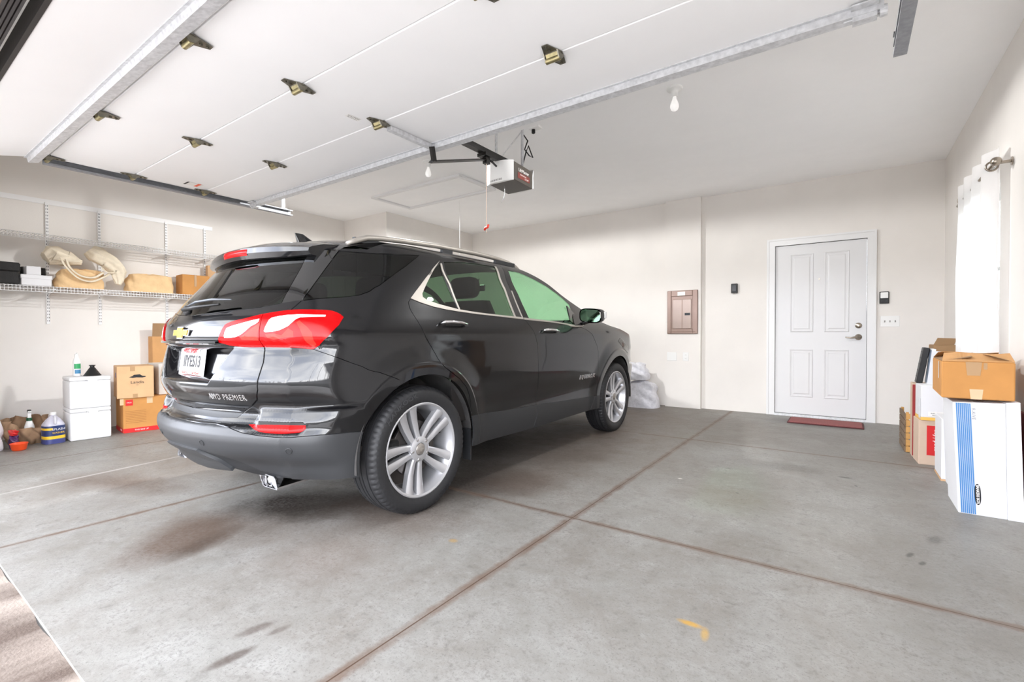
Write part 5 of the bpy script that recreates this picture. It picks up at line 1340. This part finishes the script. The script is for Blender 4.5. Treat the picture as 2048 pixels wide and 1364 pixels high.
M_dkb = pmat('navy_label', (42, 58, 104), .45); M_yel = pmat('yellow_label', (236, 196, 56), .45); M_liq = pmat('blue_fluid_base', (70, 76, 130), .3)
def jl(name, z0, z1, a0, a1, m, off):
    def f(i, j):
        a = a0 + (a1 - a0)*i; e = .62; r = .0752 + off; return (math.copysign(abs(math.cos(a))**e, math.cos(a))*r, math.copysign(abs(math.sin(a))**e, math.sin(a))*r, z0 + (z1 - z0)*j)
    s = MB(); s.grid(f, 40, 2); return s.build(name, m, t, smooth=True)
jl('label', .045, .168, -1.75, 1.75, M_dkb, .0006); jl('label_band', .048, .075, -1.7, 1.6, M_yel, .0012); jl('label_band', .130, .150, -1.7, -.2, M_yel, .0012); jl('fluid', .004, .044, -3.1, 3.1, M_liq, .0008)
def jfn(x, y, h=0.): return Vector((.0775 + h, x, .105 + y))
lettering('lettering', [('SPLASH', .028, .012, .030)], M_wplastic, jfn, t); lettering('lettering', [('WASHER', .022, .010, -.002)], M_yel, jfn, t)
# brown paper bag with a white bottle in it
t = thing('paper_bag', 'crumpled brown paper bag on the floor left of the jug', 'bag', (-6.26, 1.015, 0))
rnd = random.Random(5)
def pb(i, j):
    a = 2*math.pi*i; tt = j; r = .115 + .045*math.sin(math.pi*min(1, tt*.8)) + .022*math.sin(5*a + 3*tt)*tt + .016*math.sin(9*a - 4*tt + 1)*tt + .012*math.sin(13*a + 8*tt)
    top = .235 - .085*max(0, math.cos(a - .1))**1.2
    return (r*math.cos(a)*1.05, r*math.sin(a), top*tt + .010*math.sin(7*a + 2)*tt)
s = MB(); s.grid(pb, 70, 16, closeu=True); s.poly([pb(i/70, 0) for i in range(70)][::-1])
s.build('bag', M_bagb, t, smooth=True)
t = thing('spray_bottle', 'white spray bottle with a green collar in the paper bag', 'bottle', (-6.20, 1.02, .012))
MB().lathe([(0, 0), (.036, 0), (.039, .006), (.039, .10), (.034, .15), (.022, .19), (.016, .20), (0, .2)], 24).build('bottle', M_wplastic, t, smooth=True)
MB().lathe([(.019, .198), (.021, .2), (.021, .222), (.017, .226), (0, .226)], 20).build('collar', pmat('dark_green_plastic', (28, 82, 52), .4), t)
s = MB(); s.prism([(-.012, -.012, .225), (.014, -.012, .225), (.012, -.012, .268), (.026, -.012, .283), (-.006, -.012, .296), (-.020, -.012, .280)], (0, .024, 0), bev=.003); h = s.build('trigger_head', M_wplastic, t)
MB().box(-.012, .012, -.0125, .0125, .276, .300, bev=.002).build('trigger', M_blackp, h)
t = thing('bowl', 'small orange plastic bowl on the floor at the left edge', 'bowl', (-5.905, .905, 0))
MB().lathe([(.0, .002), (.040, 0), (.048, .010), (.056, .056), (.060, .060), (.058, .063), (.053, .058), (.044, .012), (0, .008)], 36, cap=False).build('bowl', pmat('orange_plastic', (244, 84, 36), .35), t, smooth=True)
t = thing('plastic_sack', 'big white plastic sack on the floor at the left edge', 'sack', (-6.10, .69, 0)); sack('sack', M_film, 0, 0, 0, .15, .135, .50, t, 11, .45, amp=.016, pw=.7, bulge=.12)
t = thing('snack_bag', 'purple and red printed plastic bag between the white sack and paper bag', 'bag', (-6.035, .892, 0)); sack('bag', pmat('purple_film', (84, 50, 96), .3, var=.35, scale=22), 0, 0, 0, .048, .024, .120, t, 13, .8, amp=.006); sack('red_top', pmat('red_film', (206, 46, 44), .3, var=.2, scale=22), 0, 0, .118, .040, .022, .045, t, 14, .6, amp=.006)
# cardboard boxes right of the coolers
t = thing('cardboard_box', 'large brown carton with a red stripe on the floor right of the coolers', 'box', (-6.165, 1.865, 0), -6.5)
bx('body', M_card2, -.185, .180, -.180, .25, 0, .355, t, .004)
fr_ = plane_fn((.1805, .03, .175), (0, 1, 0), (0, 0, 1))
patch('red_stripe', fr_, [(-.209, -.172), (.215, -.172), (.215, -.128), (-.209, -.128)], M_redp, t); patch('red_label', fr_, [(-.19, .105), (-.13, .105), (-.13, .165), (-.19, .165)], M_redp, t)
lettering('lettering', [('THIS SIDE UP', .020, -.06, -.150)], M_paper, fr_, t); lettering('lettering', [('PACK', .016, -.16, .135)], M_paper, plane_fn((.1815, .03, .175), (0, 1, 0), (0, 0, 1)), t)
for (a, b) in ((-.015, .035), (-.235, -.205)): patch('tape', fr_, [(a, .115), (b, .115), (b, .178), (a, .178)], M_tapec, t)
s = MB()
for k in range(8): s.prism([fr_(-.19, .045 - k*.017), fr_(-.02, .045 - k*.017), fr_(-.02, .047 - k*.017), fr_(-.19, .047 - k*.017)], (.0005, 0, 0))
s.build('printed_table', pmat('brown_ink', (120, 74, 34), .6), t)
fl_ = plane_fn((0, -.1805, .175), (1, 0, 0), (0, 0, 1)); patch('red_stripe', fl_, [(-.18, -.172), (.176, -.172), (.176, -.128), (-.18, -.128)], M_redp, t); lettering('lettering', [('FRAGILE', .026, .08, -.150)], M_paper, fl_, t)
t = thing('cardboard_box', 'kraft carton with a black brush mark stacked askew on the red striped carton', 'box', (-6.155, 1.805, .357), -11)
bx('body', M_cardk, -.185, .185, -.155, .145, 0, .325, t, .004)
fk = plane_fn((.1855, 0, .16), (0, 1, 0), (0, 0, 1))
pts = [(-.06, .055), (-.03, .066), (-.02, .078), (.03, .080), (.05, .064), (.075, .060), (.08, .052), (.05, .046), (.0, .050), (-.03, .046)]
patch('brush_mark', fk, pts, M_ink, t); lettering('lettering', [('Landis', .040, .008, .0, 1.1), ('co.', .016, .01, -.026)], M_ink, fk, t)
patch('tape', fk, [(-.05, .115), (-.01, .115), (-.01, .163), (-.05, .163)], M_tape, t); patch('tape', fk, [(-.03, -.16), (.01, -.16), (.01, -.118), (-.03, -.118)], M_tape, t)
fs2 = plane_fn((0, -.1555, .16), (1, 0, 0), (0, 0, 1)); patch('printed_label', fs2, [(.03, .05), (.13, .05), (.13, .10), (.03, .10)], pmat('violet_ink', (116, 104, 126), .6), t)
t = thing('storage_box', 'pale grey carton beside the kraft carton, half behind the car', 'box', (-6.24, 2.09, .357), 0); bx('body', pmat('pale_grey_card', (206, 202, 196), .75, var=.05), -.16, .16, -.09, .12, 0, .335, t, .004)
t = thing('cardboard_box', 'tall brown carton with raised flap standing against the wall behind the car', 'box', (-6.42, 2.30, 0), 0)
bx('body', M_card, -.16, -.03, -.235, .26, 0, .985, t, .004)
s = MB(); s.prism([(-.034, -.235, .985), (-.034, .26, .985), (-.022, .26, 1.135), (-.022, -.232, 1.135)], (-.004, 0, 0)); s.build('flap', M_cardin, t)
# ---------------- white sacks by the column
t = thing('plastic_sack', 'clear white sack of packing on the floor by the column, lower one', 'sack', (-2.335, 6.40, 0)); sack('sack', pmat('hazy_film', (222, 222, 228), .4, var=.12, scale=26, bump=.6, bscale=40), 0, 0, 0, .245, .17, .36, t, 21, .62, amp=.014, pw=.7, bulge=.02)
t = thing('plastic_sack', 'clear white sack of packing lying on top of the other sack', 'sack', (-2.42, 6.40, .372)); sack('sack', bpy.data.materials['hazy_film'], 0, 0, 0, .185, .14, .225, t, 24, .55, amp=.014, pw=.75, bulge=.15)
# ---------------- boxes along the right wall
t = thing('archive_box', 'white archive box with blue stripes standing on end, nearest on the right', 'box', (.60, 3.76, 0), 0)
s = MB(); s.prism([(-.094, -.165, 0), (.100, -.165, 0), (.088, -.165, .622), (-.122, -.165, .615)], (0, .33, 0), bev=.003); s.build('body', M_wbox, t)
s = MB(); s.prism([(.1005, -.172, 0), (.163, -.172, 0), (.142, -.172, .632), (.0885, -.172, .626)], (0, .344, 0), bev=.003); l = s.build('lid', M_wbox, t)
fb = lambda x, y, h=0.: Vector((-.094 + x - .028*y/.62, -.1655 - h, y))
for k in range(8):
    a = .012 + k*.0078; patch('blue_stripe', fb, [(a, .004), (a + .0058, .004), (a + .0058, .612), (a, .612)], M_blue, t)
for k in range(8):
    y = -.165 + .012 + k*.016
    s = MB(); s.prism([(-.0945 - .0275, y, .6165), (-.0945 - .0275 + .06, y, .6165), (-.0945 - .0275 + .06, y + .009, .6165), (-.0945 - .0275, y + .009, .6165)], (0, 0, .0006)) if False else None
ov = [(.083 + .013*math.cos(a), .115 + .058*math.copysign(abs(math.sin(a))**.7, math.sin(a))) for a in [k*2*math.pi/32 for k in range(32)]]
patch('oval_logo', fb, ov, M_ink, t, .0004)
lettering('lettering', [('BANKERS BOX', .0165, 0, 0, .95, .0004)], M_paper, lambda x, y, h=0.: fb(.083 + y, .115 - x, h + .0012), t)
lettering('lettering', [('R-KIVE', .022, 0, 0)], pmat('grey_ink', (140, 138, 140), .6), lambda x, y, h=0.: fb(.082 + y, .555 - x, h + .0004), t)
s = MB(); s.box(-.03, .03, -.012, .012, .6175, .6195); s.xf(Matrix.Translation((-.0, -.10, 0))); s.build('hand_hole', M_slot, t)
t = thing('archive_box', 'white archive box with a grey end label, second from the front', 'box', (.632, 4.115, 0), 0)
s = MB(); s.prism([(-.092, -.175, 0), (.09, -.175, 0), (.075, -.175, .59), (-.110, -.175, .588)], (0, .355, 0), bev=.003); s.build('body', M_wbox, t)
f2 = lambda x, y, h=0.: Vector((-.0925 - .018*y/.59 - h - .0006, .18 - x, y)); patch('end_label', f2, [(.15, .15), (.28, .15), (.28, .42), (.15, .42)], pmat('pale_grey_ink', (206, 208, 214), .6), t); patch('print', f2, [(.05, .50), (.075, .50), (.075, .55), (.05, .55)], pmat('brown_label_ink', (130, 100, 96), .6), t)
t = thing('storage_box', 'thin white carton between the archive boxes and the tan carton', 'box', (.612, 4.45, 0), 0)
bx('body', M_wbox, -.094, .09, -.15, .145, .012, .42, t, .003); bx('base_edge', M_cardk, -.096, .09, -.15, .145, 0, .012, t, 0)
t = thing('storage_box', 'tan carton with a red sale label on the floor by the right wall', 'box', (.52, 4.86, 0), 4)
bx('body', M_tan, -.085, .095, -.10, .105, 0, .34, t, .003); f3 = plane_fn((0, -.1005, 0), (1, 0, 0), (0, 0, 1)); patch('red_label', f3, [(-.038, .075), (.07, .075), (.07, .30), (-.038, .30)], M_redp, t)
lettering('lettering', [('good / for', .040, 0, 0, 1.), ('PRODUCT', .022, 0, -.03)], M_paper, lambda x, y, h=0.: f3(.012 - y, .19 + x, h + .0006), t)
t = thing('storage_box', 'small white carton with an orange strip on the tan carton', 'box', (.535, 4.855, .342), 4)
bx('body', M_wbox, -.09, .09, -.115, .10, .022, .262, t, .003); bx('orange_strip', pmat('amber_print', (236, 186, 90), .55), -.091, .09, -.1165, .10, 0, .022, t, 0)
f4 = plane_fn((0, -.1165, .05), (1, 0, 0), (0, 0, 1)); patch('sticker', f4, [(-.05, -.018), (.06, -.018), (.06, .016), (-.05, .016)], M_paper, t); lettering('lettering', [('SHIP TO 4410', .012, .0, .004), ('HOME', .012, -.01, -.010)], M_ink, plane_fn((0, -.1172, .05), (1, 0, 0), (0, 0, 1)), t)
fl4 = plane_fn((-.0906, -.0, .10), (0, -1, 0), (0, 0, 1)); patch('clear_tape', fl4, [(.03, -.09), (.10, -.09), (.10, .06), (.03, .06)], pmat('glassy_tape', (222, 224, 228), .15), t)
t = thing('storage_box', 'flat tan carton with dark red front edge standing behind the tan carton', 'box', (.50, 5.06, 0), 0)
bx('body', M_tan, -.075, .10, -.045, .10, 0, .595, t, .002); bx('red_front', M_dred, -.0745, .10, -.0475, -.0455, .01, .585, t, 0)
lettering('lettering', [('CONTENTS', .02, 0, 0)], M_tan, lambda x, y, h=0.: Vector((-.060 - y, -.048 - h, .22 + x)), t)
# wooden crate
t = thing('wooden_crate', 'small slatted wooden crate on the floor farthest along the right wall', 'crate', (.465, 5.36, 0), 1)
for k in range(6):
    z = .004 + k*.055
    bx('slat', M_woodg, -.080, -.070, -.195, .195, z, z + .046, t, .001); bx('slat', M_wood, -.070, .08, -.195, -.185, z, z + .046, t, .001)
for y in (-.184, .166):
    bx('corner_post', M_wood, -.0695, -.050, y, y + .02, 0, .335, t, .001); bx('corner_post', M_wood, .06, .08, y, y + .02, 0, .335, t, .001)
bx('bottom', M_wood, -.069, .08, -.184, .184, .0, .01, t, 0)
# things leaning behind
t = thing('keyboard_case', 'black slotted plastic panel leaning on the boxes by the right wall', 'panel', (.462, 5.05, .598), 0)
s = MB(); M_ = Mt((0, 0, 0), 0, 9, 0); s.box(-.018, .022, -.06, .055, 0, .29, M=M_, bev=.005); o = s.build('panel', M_blackp, t)
s = MB()
for k in range(5): s.box(-.0195, -.0175, -.045, .04, .05 + k*.05, .056 + k*.05, M=M_)
s.build('slots', M_slot, o)
t = thing('picture_frame', 'white edged blue picture frame leaning behind the brown carton', 'frame', (.515, 4.98, .598), 0)
M_ = Mt((0, 0, 0), 0, 6, 0); s = MB(); s.box(-.012, .012, -.07, .075, 0, .28, M=M_, bev=.002); s.build('frame', M_wbox, t)
s = MB(); s.box(-.0135, -.0125, -.06, .065, .012, .268, M=M_); s.build('picture', pmat('slate_blue', (110, 128, 150), .3), t); s = MB(); s.box(-.012, .10, -.0715, -.0705, .005, .265, M=M_); s.build('glazing', pmat('pale_grey_board', (206, 208, 212), .5), t)
t = thing('cardboard_box', 'brown carton showing above the others in the right corner', 'box', (.655, 5.47, 0), 0)
bx('body', M_cardin, -.07, .075, -.14, .14, 0, .90, t, .004); s = MB(); s.prism([(-.07, -.139, .90), (.06, -.139, .90), (.075, -.155, .955), (-.045, -.155, .96)], (0, .004, 0)); s.build('flap', M_cardin, t)
# big torn carton on top of the archive boxes
t = thing('cardboard_box', 'orange brown taped carton with torn flaps on top of the archive boxes', 'box', (.59, 3.85, .636), -2)
bx('body', M_card2, -.150, .142, -.255, .255, 0, .205, t, .005)
def flap(p, q, dz, m, rag):
    n = 14; s = MB(); P, Q = Vector(p), Vector(q); A, B = [], []
    for i in range(n + 1):
        k = i/n; a = P.lerp(Q, k); A.append(a); B.append(a + Vector(dz) + Vector((.012*math.sin(9*k + rag), .012*math.sin(13*k + rag*2), .004*math.sin(7*k))))
    for i in range(n):
        s.prism([A[i], A[i+1], B[i+1], B[i]], (0, 0, .003))
    return s.build('flap', m, t)
flap((-.148, -.253, .206), (.140, -.253, .206), (.01, .145, .040), M_card, 1.); flap((-.148, .253, .206), (.140, .253, .206), (0, -.16, .038), M_card, 2.3)
flap((-.149, -.24, .207), (-.149, .24, .207), (.12, .01, .022), M_cardin, .4); flap((.141, -.24, .207), (.141, .24, .207), (-.10, 0, .030), M_cardin, 1.7)
ft = plane_fn((0, -.2555, .10), (1, 0, 0), (0, 0, 1))
patch('packing_tape', ft, [(-.045, .03), (.008, .03), (.014, .104), (-.052, .104)], M_tape, t); patch('clear_tape', ft, [(-.03, -.10), (.015, -.10), (.02, -.045), (-.035, -.045)], M_tapec, t); patch('packing_tape', ft, [(.02, .065), (.035, .065), (.035, .10), (.02, .10)], M_tape, t, .0004)
flx = plane_fn((-.1505, 0, .10), (0, -1, 0), (0, 0, 1)); patch('clear_tape', flx, [(.10, .0), (.13, .0), (.13, .10), (.10, .10)], pmat('pale_tape', (206, 198, 188), .3), t)
t = thing('board', 'maroon board edge leaning between the archive box and the wall', 'board', (.790, 3.78, 0), 0)
bx('board', pmat('maroon_board', (120, 40, 44), .6), -.008, .008, -.15, .14, 0, .56, t, .001)

# ================================================================ camera, sky, render settings
cam = bpy.data.cameras.new('camera'); co = bpy.data.objects.new('camera', cam); COL.objects.link(co)
cam.sensor_width = 36; cam.sensor_fit = 'HORIZONTAL'; cam.lens = 953.46/2048*36; cam.clip_start = .02; cam.clip_end = 300
yaw, pit, rol = R(35.2183), R(-.81823), R(-.15338)
fwd = Vector((-math.sin(yaw)*math.cos(pit), math.cos(yaw)*math.cos(pit), math.sin(pit))); rt = Vector((math.cos(yaw), math.sin(yaw), 0)); up = rt.cross(fwd)
r2 = rt*math.cos(rol) + up*math.sin(rol); u2 = -rt*math.sin(rol) + up*math.cos(rol)
co.matrix_world = Matrix(((r2.x, u2.x, -fwd.x, 0), (r2.y, u2.y, -fwd.y, 0), (r2.z, u2.z, -fwd.z, 1.0), (0, 0, 0, 1)))
scene.camera = co
SKY = 6.2
w = bpy.data.worlds.new('overcast_sky'); scene.world = w; w.use_nodes = True; nt = w.node_tree; nt.nodes.clear()
out = nt.nodes.new('ShaderNodeOutputWorld'); bg = nd(nt, 'Background'); lk(nt, bg.outputs[0], out.inputs[0])
tc = nd(nt, 'TexCoord'); G = tc.outputs['Generated']
sx = nd(nt, 'SeparateXYZ'); lk(nt, G, sx.inputs[0])
n = nd(nt, 'TexNoise'); n.inputs['Scale'].default_value = 3.2; n.inputs['Detail'].default_value = 7; n.inputs['Distortion'].default_value = .6
mp = nd(nt, 'Mapping'); mp.inputs['Scale'].default_value = (1, 1, 2.2); lk(nt, G, mp.inputs[0]); lk(nt, mp.outputs[0], n.inputs['Vector'])
cr = nd(nt, 'MapRange'); cr.inputs[1].default_value = .35; cr.inputs[2].default_value = .66; lk(nt, n.outputs[0], cr.inputs[0])
sky = nd(nt, 'Mix', data_type='RGBA'); sky.inputs[6].default_value = (.42, .46, .56, 1); sky.inputs[7].default_value = (1.0, 1.0, 1.0, 1); lk(nt, cr.outputs[0], sky.inputs[0])
# bare winter trees along the horizon: thin upright streaks that thin out upwards, over a low dark hill
n2 = nd(nt, 'TexNoise'); n2.inputs['Scale'].default_value = 1.; n2.inputs['Detail'].default_value = 6; n2.inputs['Roughness'].default_value = .7; n2.inputs['Distortion'].default_value = .5
mp2 = nd(nt, 'Mapping'); mp2.inputs['Scale'].default_value = (52, 52, 7); lk(nt, G, mp2.inputs[0]); lk(nt, mp2.outputs[0], n2.inputs['Vector'])
n3 = nd(nt, 'TexNoise'); n3.inputs['Scale'].default_value = 5; n3.inputs['Detail'].default_value = 3; lk(nt, G, n3.inputs['Vector'])
hm = nd(nt, 'Math', operation='MULTIPLY_ADD'); hm.inputs[1].default_value = .42; hm.inputs[2].default_value = -.02; lk(nt, n3.outputs[0], hm.inputs[0])   # local tree height
dz = nd(nt, 'Math', operation='DIVIDE'); lk(nt, sx.outputs[2], dz.inputs[0]); lk(nt, hm.outputs[0], dz.inputs[1])
th = nd(nt, 'MapRange'); th.inputs[1].default_value = 0; th.inputs[2].default_value = 1.; th.inputs[3].default_value = .44; th.inputs[4].default_value = .72; lk(nt, dz.outputs[0], th.inputs[0])
df = nd(nt, 'Math', operation='SUBTRACT'); lk(nt, n2.outputs[0], df.inputs[0]); lk(nt, th.outputs[0], df.inputs[1])
tm = nd(nt, 'MapRange'); tm.inputs[1].default_value = -.02; tm.inputs[2].default_value = .05; tm.inputs[4].default_value = .8; lk(nt, df.outputs[0], tm.inputs[0])
tr0 = nd(nt, 'Mix', data_type='RGBA'); tr0.inputs[7].default_value = (.12, .115, .115, 1); lk(nt, tm.outputs[0], tr0.inputs[0]); lk(nt, sky.outputs[2], tr0.inputs[6])
hl = nd(nt, 'MapRange'); hl.inputs[1].default_value = .035; hl.inputs[2].default_value = .06; hl.inputs[3].default_value = 1; hl.inputs[4].default_value = 0; lk(nt, sx.outputs[2], hl.inputs[0])
tr = nd(nt, 'Mix', data_type='RGBA'); tr.inputs[7].default_value = (.07, .07, .075, 1); lk(nt, hl.outputs[0], tr.inputs[0]); lk(nt, tr0.outputs[2], tr.inputs[6])
lk(nt, tr.outputs[2], bg.inputs[0])
# brighter towards the horizon, dimmer overhead
el = nd(nt, 'MapRange'); el.inputs[1].default_value = .0; el.inputs[2].default_value = .62; el.inputs[3].default_value = SKY*1.85; el.inputs[4].default_value = SKY*.30; lk(nt, sx.outputs[2], el.inputs[0]); lk(nt, el.outputs[0], bg.inputs[1])
# the two bare LED ceiling bulbs (their bases shade the ceiling above them)
for x, BULB_W in ((-1.06, 34), (-3.60, 118)):
    l = bpy.data.lights.new('bulb_light', 'SPOT'); l.energy = BULB_W; l.spot_size = R(180); l.spot_blend = .12; l.shadow_soft_size = .05; l.color = (1, 1, 1)
    lo = bpy.data.objects.new('bulb_light', l); COL.objects.link(lo); lo.location = (x, 3.59, CZ - .185)
scene.view_settings.view_transform = 'Standard'; scene.view_settings.look = 'None'; scene.view_settings.gamma = 1; scene.view_settings.use_curve_mapping = False
scene.view_settings.exposure = EXPO
scene.cycles.use_denoising = True
try: scene.cycles.denoiser = 'OPENIMAGEDENOISE'
except Exception: pass
scene.cycles.max_bounces = 12; scene.cycles.diffuse_bounces = 8; scene.cycles.glossy_bounces = 6; scene.cycles.transparent_max_bounces = 16
scene.cycles.caustics_reflective = False; scene.cycles.caustics_refractive = False; scene.cycles.sample_clamp_indirect = 6
